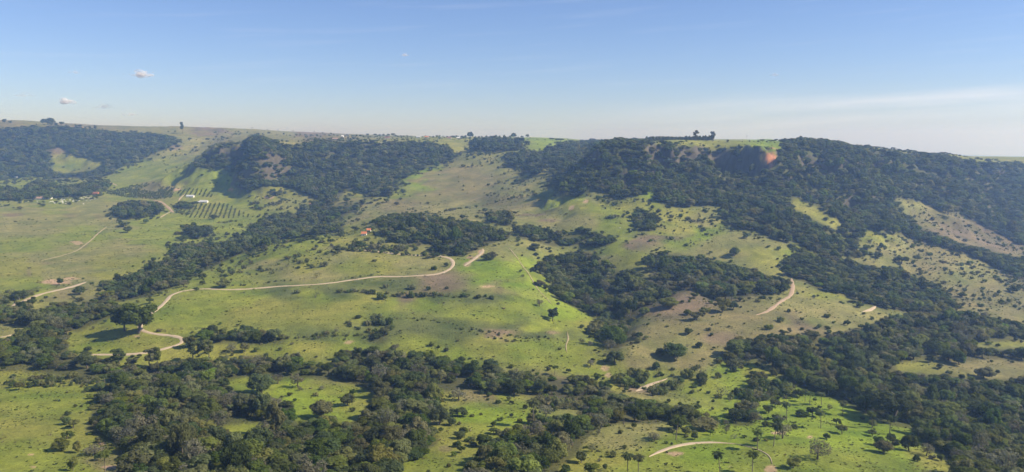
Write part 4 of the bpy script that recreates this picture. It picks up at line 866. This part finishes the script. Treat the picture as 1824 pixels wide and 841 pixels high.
# ------------------------------------------------------------------ scrub: shrubs and bushes on the pastures
y = 288.0; cand = []
while y < 3300:
    s = float(np.interp(y, [284, 600, 1000, 1600, 3300], [3.2, 4.0, 5.5, 8.0, 13.0])); xs = np.arange(-.74*y-20, .74*y+20, s)
    cand.append(np.stack([xs+rw.uniform(-.5, .5, len(xs))*s, y+rw.uniform(-.5, .5, len(xs))*s], -1)); y += s
C = np.concatenate(cand); cx_, cy_ = C.T; cz_ = H(cx_, cy_); qx, qy = project(cx_, cy_, cz_)
dens = np.full(len(C), .004); lo = np.full(len(C), .6); hi = np.full(len(C), 2.0)
for poly, p_, a, b_ in SCRUB:
    m = inpoly(np.clip(qx, 2, 1822), np.clip(qy, 0, 839), poly); dens[m] = p_*.8; lo[m] = a; hi[m] = b_
clump = fbm(cx_/28, cy_/28, 61, 4)
dens *= np.interp(clump, [.36, .50, .62], [.12, .8, 2.2])
m = (rw.rand(len(C)) < dens) & ~in_wood(qx, qy)
for tx, ty, tr in TAKEN: m &= (cx_-tx)**2+(cy_-ty)**2 > (tr*.8)**2
hh = lo + (hi*1.3-lo)*rw.rand(len(C))**3.2
m[m] = off_road(cx_[m], cy_[m], 1.2)
S = np.stack([cx_, cy_, cz_, hh], -1)[m]
# rows of bushes that follow banks, hedges and road edges: (outline, spacing m, low, high)
ROWS = [([(597,522),(640,521),(690,527),(740,529),(790,528),(830,529),(880,533)],2.4,1.6,5.2),([(610,519),(660,520),(720,524),(780,523)],4.0,1.2,4.0),([(360,602),(400,604),(440,606),(480,607),(520,604),(560,601),(600,592)],3.4,1.5,4.5),([(560,603),(600,599),(640,600),(660,604)],3.2,1.5,3.5),
 ([(805,585),(850,589),(900,597),(950,604),(985,602)],1.5,.9,2.2),([(700,566),(760,572),(820,578)],3.5,.8,2.2),([(840,594),(900,606),(960,613)],2.6,.8,1.9),([(640,590),(620,575),(650,565)],4,1.5,4),([(880,602),(920,608),(960,610)],2.2,.8,1.8),([(395,510),(440,508),(480,503),(540,498)],3.4,1.0,2.4),([(590,500),(640,494),(670,489)],3.2,1.0,2.6),([(280,592),(300,590),(330,588)],3,2,4.5),
 ([(25,680),(60,678),(110,680),(150,684)],3.2,1.5,4),([(1300,745),(1340,748),(1380,745)],4,1.5,3.5),([(470,455),(440,462),(410,480)],6,1.5,4),([(520,430),(560,420),(600,412)],6,2,4.5),([(780,379),(830,371),(880,362),(930,352)],6,3,6),
 ([(590,440),(620,446),(660,449),(700,453),(740,456),(790,456)],3.5,2,5),([(0,540),(40,540),(60,540)],5,2,5),([(70,520),(120,508),(150,497)],8,1.2,3),([(1364,640),(1420,640),(1300,655)],4,1.5,4),([(150,700),(175,695)],3,2,4),([(700,480),(750,478),(800,470)],9,.7,1.6),
 ([(283,329),(310,337),(330,332)],6,1.5,3),([(190,340),(220,347)],4,2,4),([(485,345),(520,360),(560,372)],7,2,5)]
extra = []
for pix, sp_, a, b_ in ROWS:
    c = catmull(np.array([hit(*q) for q in pix])[:, :2], 12); seg = np.r_[0, np.cumsum(np.linalg.norm(np.diff(c, axis=0), axis=1))]
    s = np.arange(0, seg[-1], sp_)+rw.uniform(-.8, .8, len(np.arange(0, seg[-1], sp_)))*sp_*.6; x = np.interp(s, seg, c[:, 0])+rw.normal(size=len(s))*1.0; yy = np.interp(s, seg, c[:, 1])+rw.normal(size=len(s))*1.6
    keep = rw.rand(len(s)) < .85; x, yy = x[keep], yy[keep]
    extra.append(np.stack([x, yy, H(x, yy), a+(b_-a)*rw.rand(len(x))**1.4], -1))
PICKED = [(578,475,11),(555,478,8),(564,495,10),(503,481,7),(533,458,8),(774,481,9),(667,466,5),(687,513,9),(734,515,10),(762,517,8),(796,515,6),(830,520,8),(530,522,8),(585,515,5),(634,498,8),(734,531,14),(678,533,14),(562,530,11),(691,578,14),(698,587,11),(768,616,9),(668,577,20),(682,580,15),(655,580,11),(1388,573,10),(1428,570,6),(1475,566,9),(1369,587,11),(1458,584,8),(1404,556,7),(905,503,7),(780,620,6),(90,775,8),(105,715,4),(120,700,4),(50,725,4),(145,725,4)]
ex = np.array([np.r_[hit(a, b_), 0] for a, b_, _ in PICKED]); ex[:, 3] = [h*ex[i, 1]/F for i, (_, _, h) in enumerate(PICKED)]
S = np.concatenate([S]+extra+[ex]); sb = rw.choice(len(BUSH), len(S), p=[.12, .22, .26, .16, .13, .11])
bh = np.array([b_['h'] for b_ in BUSH])[sb]; br = np.array([b_['r'] for b_ in BUSH])[sb]
ssz = S[:, 3]/bh; ssx = S[:, 3]*rw.uniform(.48, .85, len(S))/br
sx2, sy2 = project(S[:, 0], S[:, 1], S[:, 2]+S[:, 3]*.5)
big = np.where((sx2 > 5) & (sx2 < 1819) & (sy2 < 836), S[:, 3]*F/S[:, 1], 0)
topb = np.argsort(-big)[:280]; rest = np.ones(len(S), bool); rest[topb] = False
AREA = [((0,640,260,841),'the lower left pasture'),((380,650,700,770),'the green glade'),((700,690,1000,841),'the bright middle pasture'),((1000,690,1180,841),'the tan pasture right of the bottom centre wood'),((1180,690,1760,841),'the bright green knoll'),((1080,630,1440,700),'the scrubby ground above the knoll'),((1080,500,1560,640),'the brown right slope'),((340,575,720,640),'the hedge lines at the foot of the green hill'),((560,495,900,575),'the bushy bank across the green hill'),((400,400,860,495),'the green hilltop'),((860,400,1080,640),'the vivid green flank'),((0,490,340,640),'the ground round the left wood'),((1400,380,1824,560),'the right hand slopes'),((720,560,1080,690),'the terraced foot of the green hill'),((280,560,340,600),'the roadside below the hill')]
LAND2 = LAND + [(1456,800,'the grey-brown domed tree'),(1349,790,'the track-end palm'),(1574,795,'the round olive knoll tree'),(1413,825,'the olive bushy tree'),(1230,790,'the curved knoll track'),(1190,535,'the broad olive slope tree'),(1203,625,'the big slope-foot tree'),(1410,515,'the pinkish road'),(984,560,'the lone hillside tree'),(807,470,'the hairpin bend'),(650,418,'the orange-roofed cottages'),(530,680,'the pale grey glade tree'),(619,712,'the round olive glade tree'),(1160,685,'the short grey track'),(1309,448,'the lone round tree'),(440,515,'the hill shoulder road'),(420,595,'the dense hedge'),(670,595,'the bank tree clump'),(700,528,'the bushy bank middle'),(60,520,'the straight pale track'),(900,598,'the dark terrace line'),(1270,690,'the scrubby ground'),(60,680,'the pasture bush row'),(1100,800,'the tan pasture middle'),(900,730,'the bright pasture middle'),(560,470,'the green hilltop bushes'),(1650,500,'the hazy right slope'),(1400,700,'the knoll top')]
shrub_labels = name_all([(sx2[k], sy2[k], '%s shrub' % TON[BUSH[sb[k]]['tone']]) for k in topb], LAND2)
for k, lab in zip(topb, shrub_labels):
    ar = next((t_ for (x0, y0, x1, y1), t_ in AREA if x0 <= sx2[k] < x1 and y0 <= sy2[k] < y1), 'the open slopes')
    plant('shrub', BUSH[sb[k]], (S[k, 0], S[k, 1], S[k, 2]-.1), rw.uniform(0, 6.28), (ssx[k], ssx[k], ssz[k]), lab, 'shrub', 'shrubs on '+ar)
r3 = np.zeros((len(S), 3)); r3[:, 2] = rw.uniform(0, 6.28, len(S))
scatter('scrub', np.stack([S[:, 0], S[:, 1], S[:, 2]-.08], -1)[rest], np.stack([ssx, ssx, ssz], -1)[rest], r3[rest], sb[rest], library('bush', BUSH), 'small shrubs and tussocks dotted over the pastures')
print('shrubs', len(S))
# grass tussocks: too many to count, they give the pasture its grain
def tussock(rs_):
    v, f = [], []
    for k in range(22):
        a = rs_.uniform(0, 6.28); r0 = rs_.uniform(0, .32); ln = rs_.uniform(.3, .75); w_ = rs_.uniform(.06, .13); b0 = np.array((math.cos(a)*r0, math.sin(a)*r0, -.05)); o_ = np.array((math.cos(a), math.sin(a), 0)); sd = np.array((-math.sin(a), math.cos(a), 0)); i = len(v)
        v += [b0-sd*w_, b0+sd*w_, b0+o_*ln*.3+sd*w_*.7+np.array((0, 0, ln*.7)), b0+o_*ln*.75+np.array((0, 0, ln*.8))]; f.append((i, i+1, i+2)); f.append((i, i+2, i+3))
    return np.array(v), f
tl = bpy.data.collections.new('tussock')
M_tuft = [leaf_mat('tuft_green', (.150, .175, .035), .45), leaf_mat('tuft_dry', (.230, .205, .085), .45), leaf_mat('tuft_dark', (.095, .120, .034), .45)]
for k in range(3): tl.objects.link(bpy.data.objects.new('tussock_kind.%03d' % k, pymesh('tussock', *tussock(rw), [M_tuft[k]])))
y = 300.0; cand = []
while y < 1500:
    s_ = float(np.interp(y, [300, 1150, 1500], [1.9, 4.6, 6.5])); xs = np.arange(-.70*y, .70*y, s_); cand.append(np.stack([xs+rw.uniform(-.5, .5, len(xs))*s_, y+rw.uniform(-.5, .5, len(xs))*s_, np.full(len(xs), s_)], -1)); y += s_
C = np.concatenate(cand); x_, y_, s_ = C.T
m = rw.rand(len(C)) < np.interp(fbm(x_/14, y_/14, 151, 4), [.38, .52, .66], [.03, .25, .75]); x_, y_, s_ = x_[m], y_[m], s_[m]; z_ = H(x_, y_); u_, v_ = project(x_, y_, z_); m = ~in_wood(u_, v_); m[m] = off_road(x_[m], y_[m], .4); x_, y_, z_, s_ = x_[m], y_[m], z_[m], s_[m]
h_ = rw.lognormal(-.5, .45, len(x_))*np.interp(y_, [300, 1150, 1500], [.75, 1.2, 1.6]); t3 = np.zeros((len(x_), 3)); t3[:, 2] = rw.uniform(0, 6.28, len(x_))
tone = np.clip((fbm(x_/40, y_/40, 161, 3)*3.2+rw.normal(size=len(x_))*.5-.2), 0, 2.99).astype(int); tone = np.array([2, 0, 1])[tone]
scatter('grass_tussocks', np.stack([x_, y_, z_], -1), np.stack([h_*1.3, h_*1.3, h_], -1), t3, tone, tl, 'tussocks of green and dry grass over the near pastures')
print('tussocks', len(x_))
# plantation of slim trees on the plateau behind the right escarpment
pl = []
for (a, b_, y0, y1) in ((1150,1268,1560,1700),(1008,1085,2080,2200)):
    for yy in np.arange(y0, y1, 9):
        for xx in np.arange((a-912)/F*yy, (b_-912)/F*yy, 6.5): pl.append((xx+rw.normal()*.8, yy+rw.normal()*.8))
pl = np.array(pl); pz = H(pl[:, 0], pl[:, 1]); ph = np.where(pl[:, 1] < 1800, 11, 9)*rw.uniform(.85, 1.15, len(pl))
scatter('plantation_forest', np.stack([pl[:, 0], pl[:, 1], pz-.3], -1), np.stack([np.full(len(pl), .8), np.full(len(pl), .8), ph/AIRY[0]['h']], -1), np.stack([pl[:, 0]*0, pl[:, 0]*0, rw.uniform(0, 6, len(pl))], -1), rw.randint(0, 2, len(pl)), library('slim', AIRY), 'rows of slim plantation trees along the plateau skyline')
# ------------------------------------------------------------------ orchards
OA = []
def orchard(poly, ddir, row, step, hole=None):
    P = np.array([hit(*q) for q in poly])[:, :2]; c = P.mean(0); a = np.array(ddir, float); a /= np.linalg.norm(a); n_ = np.array((-a[1], a[0])); R = np.abs((P-c)).max()*1.6
    for i in np.arange(-R, R, row):
        for j in np.arange(-R, R, step):
            q = c+n_*i+a*j+rw.normal(size=2)*.35; z = float(H(*q)); u, v = project(q[0], q[1], z)
            if inpoly(np.array([u]), np.array([v]), poly)[0] and not (hole and inpoly(np.array([u]), np.array([v]), hole)[0]) and rw.rand() < .82: OA.append((q[0], q[1], z, u, v, i))
orchard([(309,371),(345,366),(385,363),(405,364),(452,387),(400,389),(335,388),(318,380)], (-.30,1), 9.0, 4.6)
orchard([(186,345),(235,331),(275,325),(292,327),(310,338),(308,352),(275,356),(225,352)], (.12,1), 10.5, 3.6, [(250,338),(285,322),(297,330),(275,343)])
orchard([(314,341),(345,336),(372,338),(380,352),(345,349),(318,350)], (-.2,1), 10, 5.5)
OA = np.array(OA); print('orchard', len(OA))
order = np.argsort(OA[:, 1]); sc_ = rw.uniform(.7, 1.15, len(OA))*2.7
near300 = order[:300]; rows = {}
for k in near300:
    low_ = OA[k, 4] > 358; rows.setdefault((bool(low_), round(OA[k, 5], 2)), []).append(k)
NTH = ['first', 'second', 'third', 'fourth', 'fifth', 'sixth', 'seventh', 'eighth', 'ninth', 'tenth', 'eleventh', 'twelfth', 'thirteenth', 'fourteenth', 'fifteenth', 'sixteenth', 'seventeenth', 'eighteenth', 'nineteenth', 'twentieth'] + ['twenty-'+q for q in ('first', 'second', 'third', 'fourth', 'fifth', 'sixth', 'seventh', 'eighth', 'ninth')] + ['thirtieth'] + ['thirty-'+q for q in ('first', 'second', 'third', 'fourth', 'fifth', 'sixth', 'seventh', 'eighth', 'ninth')] + ['fortieth']
for low_ in (True, False):
    keys = sorted([q for q in rows if q[0] == low_], key=lambda q: np.mean(OA[rows[q], 3]))
    for ri, q in enumerate(keys):
        for ti, k in enumerate(sorted(rows[q], key=lambda k: OA[k, 1])):
            b_ = BUSH[int(rw.randint(1, 3))]; x, yy, z = OA[k, :3]
            lab = 'orchard tree in %s row from left of %s orchard, %s from near end' % (NTH[min(ri, 39)], 'lower' if low_ else 'upper', NTH[min(ti, 39)])
            plant('orchard_tree', b_, (x, yy, z-.1), rw.uniform(0, 6.28), (sc_[k]*.5/b_['r'], sc_[k]*.62/b_['r'], sc_[k]/b_['h']), lab, 'tree', 'lower orchard' if low_ else 'upper orchard')
k = order[300:]
if len(k): scatter('orchard_grove', np.stack([OA[k, 0], OA[k, 1], OA[k, 2]-.1], -1), np.stack([sc_[k]*.36, sc_[k]*.5, sc_[k]*.75], -1), np.stack([k*0, k*0, k*.7], -1), k % 2, bpy.data.collections['bush'], 'rows of small trees of the upper orchard')
# ------------------------------------------------------------------ buildings
def box(x0, x1, y0, y1, z0, z1):
    v = [(x, y_, z) for z in (z0, z1) for y_ in (y0, y1) for x in (x0, x1)]
    return v, [(0, 2, 3, 1), (4, 5, 7, 6), (0, 1, 5, 4), (2, 6, 7, 3), (0, 4, 6, 2), (1, 3, 7, 5)]
def house(px, py, wp, label, roofm=M_tile, wallm=M_white, wallh=2.7, depth=6.0, turn=0.0, pitch=.38, cat='house', name='house'):
    p = hit(px, py); wd = wp*p[1]/F; dp = depth; root = bpy.data.objects.new(name, None); COL.objects.link(root)
    root.location = (p[0], p[1]+dp/2, p[2]); root.rotation_euler = (0, 0, turn); tag(root, label, cat)
    x, y_ = wd/2, dp/2
    v, f = box(-x, x, -y_, y_, -1.0, wallh); k = len(v); rz = wallh+y_*pitch*2
    v += [(-x, 0, rz-.12), (x, 0, rz-.12)]; f = f[:1]+f[2:]; f += [(4, 5, k+1, k), (7, 6, k, k+1), (6, 4, k), (5, 7, k+1)]
    f = [q for q in f if q not in ((4, 5, k+1, k), (7, 6, k, k+1))]
    obj('wall', pymesh('wall', [tuple(q) for q in v], f, [wallm]), root)
    e, th = .55, .16; ez = wallh-e*pitch*2*.9+.05
    sec = [(-y_-e, ez), (0, rz+.05), (y_+e, ez), (y_+e, ez+th), (0, rz+.05+th), (-y_-e, ez+th)]
    v = [(sx_, a, b_) for sx_ in (-x-.4, x+.4) for a, b_ in sec]; f = [(0, 1, 4, 5), (1, 2, 3, 4), (6, 11, 10, 7), (7, 10, 9, 8)] + [(i, (i+1) % 6 + 6*0, (i+1) % 6+6, i+6) for i in range(6)]
    obj('roof', pymesh('roof', v, f, [roofm]), root)
    v, f = box(-.45, .45, -y_-.05, -y_+.04, 0, 2.05); obj('door', pymesh('door', v, f, [M_wood]), root)
    nwin = max(2, int(wd/3.2)); vs_ = np.linspace(-x*.72, x*.72, nwin + (nwin % 2))
    mw = None
    for cxw in vs_:
        if abs(cxw) < .8: continue
        if mw is None:
            a, b_ = box(-.5, .5, -.05, .04, 0, 1.0); mw = pymesh('window', a, b_, [M_pane]); a, b_ = box(-.62, .62, -.09, .03, -.12, -.003); ms = pymesh('sill', a, b_, [M_white])
        wn = obj('window', mw, root, (cxw, -y_, 1.0)); obj('sill', ms, wn)
    return root
house(648,420,9,'larger orange-tiled white cottage on the green hilltop', depth=6)
house(656.5,413.5,7,'smaller orange-tiled cottage behind the larger one on the hilltop', depth=5)
house(693,417,11,'low grey-roofed shed among the hilltop trees', M_metal, M_wood, 2.0, 5, name='shed', cat='shed')
house(166,347,16,'long red-roofed farm shed at the edge of the far grove', M_darktile, M_tile, 3.0, 9, name='farm_shed', cat='shed')
house(67.5,356,15,'left of the two long pale farm buildings above the cattle pasture', M_faded, M_white, 3.4, 9, name='farm_building', cat='farm building')
house(83.5,355,13,'right of the two long pale farm buildings above the cattle pasture', M_faded, M_white, 3.0, 9, name='farm_building', cat='farm building')
house(338,352,13,'grey-roofed farmhouse above the lower orchard', M_metal, M_white, 3.0, 7, name='farmhouse', cat='house')
house(362,361.5,14,'white-roofed shed at the top edge of the lower orchard', M_metal, M_white, 2.6, 8, name='farm_shed', cat='shed')
house(353,362,6,'small annex left of the white-roofed shed', M_metal, M_wood, 2.0, 5, name='shed', cat='shed')
house(11,318,6,'left of the two small white houses below the far wooded slope', M_white, M_white, 3.5, 7)
house(28,317,4,'right of the two small white houses below the far wooded slope', M_white, M_white, 3.5, 7)
house(609.5,245,3.5,'small white house on the far plateau above the left escarpment', M_white, M_white, 5.0, 7)
house(597,249,10,'long low reddish building on the plateau edge', M_faded, M_white, 2.6, 7, name='farm_building', cat='farm building')
house(690,246.5,9,'long pale building at the left of the plateau farm', M_darktile, M_white, 2.6, 7, name='farm_building', cat='farm building')
house(745,245.5,8,'grey-roofed building in the middle of the plateau farm', M_metal, M_white, 2.8, 7, name='farm_building', cat='farm building')
house(760,245.5,7,'orange-roofed building in the middle of the plateau farm', M_tile, M_white, 2.8, 7, name='farm_building', cat='farm building')
house(817,247,7,'white house at the right of the plateau farm beside trees', M_white, M_white, 3.0, 6)
house(800,246.8,8,'dark-roofed house left of the white one on the plateau', M_darktile, M_white, 2.8, 6)
# trees about the plateau farm and along the far crests
def line_trees(pix, step, h0, h1, cat, label, group, bankset):
    for qi, (px, py) in enumerate(sorted(pix)):
        b_ = bankset[int(rw.randint(len(bankset)))]; p = hit(px, py); h = rw.uniform(h0, h1); plant('skyline_tree', b_, (p[0], p[1], p[2]-.2), rw.uniform(0, 6), (h/b_['h']*rw.uniform(.8, 1.3),)*2+(h/b_['h'],), '%s from the left, %s' % (['first','second','third','fourth','fifth','sixth','seventh','eighth','ninth','tenth','eleventh','twelfth','thirteenth','fourteenth','fifteenth','sixteenth','seventeenth','eighteenth','nineteenth'][qi], label), cat, group)
FB = FAR
line_trees([(772,246),(778,245.5),(783,246),(797,245.8),(806,245.6),(813,246),(824,246.5),(829,246.2),(847,246.5),(853,246),(858,246.4),(866,246.2),(890,246.4),(898,246.5),(905,246.6),(909,246.4),(923,246.5),(930,246.5),(944,247)], 0, 6, 11, 'tree', 'dark tree on the central plateau skyline by the farm houses', 'plateau skyline trees', FB)
line_trees([(668,243),(676,243),(683,243),(692,243.5),(700,243.5),(705,244),(655,243),(590,240),(575,239)], 0, 8, 13, 'tree', 'blue-green tree of the far line left of the plateau farm', 'far line of plateau trees', FB)
line_trees([(8,220),(18,220),(76,222),(92,223),(100,224),(110,225),(118,226),(135,228),(142,228),(160,230),(170,231)], 0, 11, 20, 'tree', 'dark tree on the far left plateau crest', 'far left crest trees', FB)
line_trees([(449,229),(476,230),(495,231),(522,232),(560,235),(300,236),(312,236)], 0, 5, 9, 'tree', 'tiny tree on the long far skyline above the left escarpment', 'far skyline trees', FB)
line_trees([(1296,254),(1322,254),(1335,253.5),(1343,254),(1350,254),(1390,254),(1398,254),(1366,254)], 0, 3, 6, 'tree', 'low dark tree beyond the bright field above the red cliff', 'trees beyond the cliff top field', FB)
# ------------------------------------------------------------------ cattle
def cow_mesh():
    parts = []
    prof = [(-.95, .72, .05, .05), (-.9, .95, .22, .30), (-.5, 1.0, .33, .38), (0, .97, .36, .40), (.45, 1.0, .32, .40), (.8, 1.08, .22, .30), (1.1, 1.22, .14, .19), (1.3, 1.28, .15, .17), (1.55, 1.12, .09, .10), (1.66, 1.04, .05, .05)]
    v, f = [], []
    for x, z, ry, rz in prof:
        for j in range(8): a = 2*math.pi*j/8; v.append((x, ry*math.cos(a), z+rz*math.sin(a)))
    for i in range(len(prof)-1):
        for j in range(8): f.append((i*8+j, i*8+(j+1) % 8, (i+1)*8+(j+1) % 8, (i+1)*8+j))
    parts.append((np.array(v), f))
    for x in (-.72, .6):
        for s_ in (-.2, .2): parts.append(tube([(x, s_, .85), (x+.03, s_, .42), (x, s_, -.02)], [.14, .08, .065], 5))
    for s_ in (-1, 1): parts.append(tube([(1.3, .1*s_, 1.4), (1.26, .3*s_, 1.42)], [.05, .02], 4))
    parts.append(tube([(-.95, 0, 1.1), (-1.05, 0, .8), (-1.03, 0, .5)], [.03, .025, .04], 4))
    return join(parts)
cm = pymesh('cow', *cow_mesh(), [M_cow], smooth_=True)
rc = np.random.RandomState(5)
for k in range(64):
    if k < 34: px, py = 118+rc.normal()*16, 358+rc.normal()*2.2
    elif k < 50: px, py = 160+rc.normal()*10, 354+rc.normal()*2
    else: px, py = rc.uniform(30, 150), rc.uniform(359, 366)
    p = hit(px, py); o = obj('cow', cm, loc=tuple(p)); o.rotation_euler = (0, 0, rc.uniform(0, 6.28)); o.scale = (1.4,)*3
    tag(o, 'white cow of the grazing herd below the pale farm buildings', 'cow', 'white cattle herd')
for px, py in ((1123,411),(1104,407),(1143,418)):
    p = hit(px, py); o = obj('cow', cm, loc=tuple(p)); o.rotation_euler = (0, 0, rc.uniform(0, 6.28)); tag(o, 'white cow grazing on the green slope under the right escarpment', 'cow', 'cattle on the right slope')
# ------------------------------------------------------------------ clouds: small puffs far beyond the ridges
def puff(px, py, wp, hp, dens, label, seed):
    r_ = np.random.RandomState(seed); d = ray(px, py); d = d/d[1]; Y = 26000.0; s = Y/F; parts = []
    for k in range(30):
        a = r_.normal(size=3)*np.array((wp*.24, wp*.16, hp*.20)); a[2] = abs(a[2])*1.1-hp*.18; r0 = r_.uniform(.10, .30)*hp*(1.15-min(1, abs(a[0])/(wp*.6)))
        v = ICO[0]*r0*np.array((1.6, 1.6, .8))*(1+.1*r_.normal(size=(len(ICO[0]), 1)))+a; parts.append((v*s, ICO[1]))
    m = bpy.data.materials.new('cloud'); m.use_nodes = True; t = m.node_tree; t.nodes.clear(); o_ = t.nodes.new('ShaderNodeOutputMaterial'); df = t.nodes.new('ShaderNodeBsdfDiffuse'); tl = t.nodes.new('ShaderNodeBsdfTranslucent'); ms = t.nodes.new('ShaderNodeMixShader'); tp = t.nodes.new('ShaderNodeBsdfTransparent'); m2 = t.nodes.new('ShaderNodeMixShader')
    df.inputs[0].default_value = tl.inputs[0].default_value = (1, .97, .96, 1); ms.inputs[0].default_value = .3; m2.inputs[0].default_value = dens
    l = t.links.new; l(df.outputs[0], ms.inputs[1]); l(tl.outputs[0], ms.inputs[2]); l(tp.outputs[0], m2.inputs[1]); l(ms.outputs[0], m2.inputs[2]); l(m2.outputs[0], o_.inputs[0])
    o = obj('cloud', pymesh('cloud', *join(parts), [m], smooth_=True), loc=tuple(np.array((0, 0, EYE))+d*Y)); tag(o, label, 'cloud', 'small clouds')
puff(253,133,46,17,.15,'brightest small white cloud in the left part of the sky',1)
puff(118,181,28,17,.13,'small puffy cloud low at the left above the far escarpment',2)
puff(185,190,38,14,.04,'faint cloud right of the small puffy one',3)
puff(231,204,38,9,.05,'faint flat cloud lowest above the far ridge',4)
puff(721,98,16,7,.06,'tiny faint cloud high in the middle of the sky',5)
puff(42,169,44,11,.03,'faint cloud near the left edge of the sky',6)
puff(134,129,26,7,.04,'faint wisp of cloud high at the left',7)
puff(1380,133,24,9,.03,'faint cloud high in the right part of the sky',8)
# ------------------------------------------------------------------ air
def haze():
    x0, x1, y0, y1 = -12500, 12500, -400, 12600
    v, f = box(x0, x1, y0, y1, float(Z.min())-5, float(Z.max())+26)
    m = bpy.data.materials.new('haze'); m.use_nodes = True; t = m.node_tree; t.nodes.clear(); o_ = t.nodes.new('ShaderNodeOutputMaterial'); pv = t.nodes.new('ShaderNodeVolumePrincipled')
    pv.inputs['Color'].default_value = (.36, .57, 1.0, 1); pv.inputs['Absorption Color'].default_value = (1, 1, 1, 1); pv.inputs['Density'].default_value = HAZE; pv.inputs['Anisotropy'].default_value = .4
    t.links.new(pv.outputs[0], o_.inputs['Volume'])
    tag(obj('haze', pymesh('haze', v, f, [m])), 'thin blue haze over the valley', kind='stuff')
HAZE = 0.00018
haze()
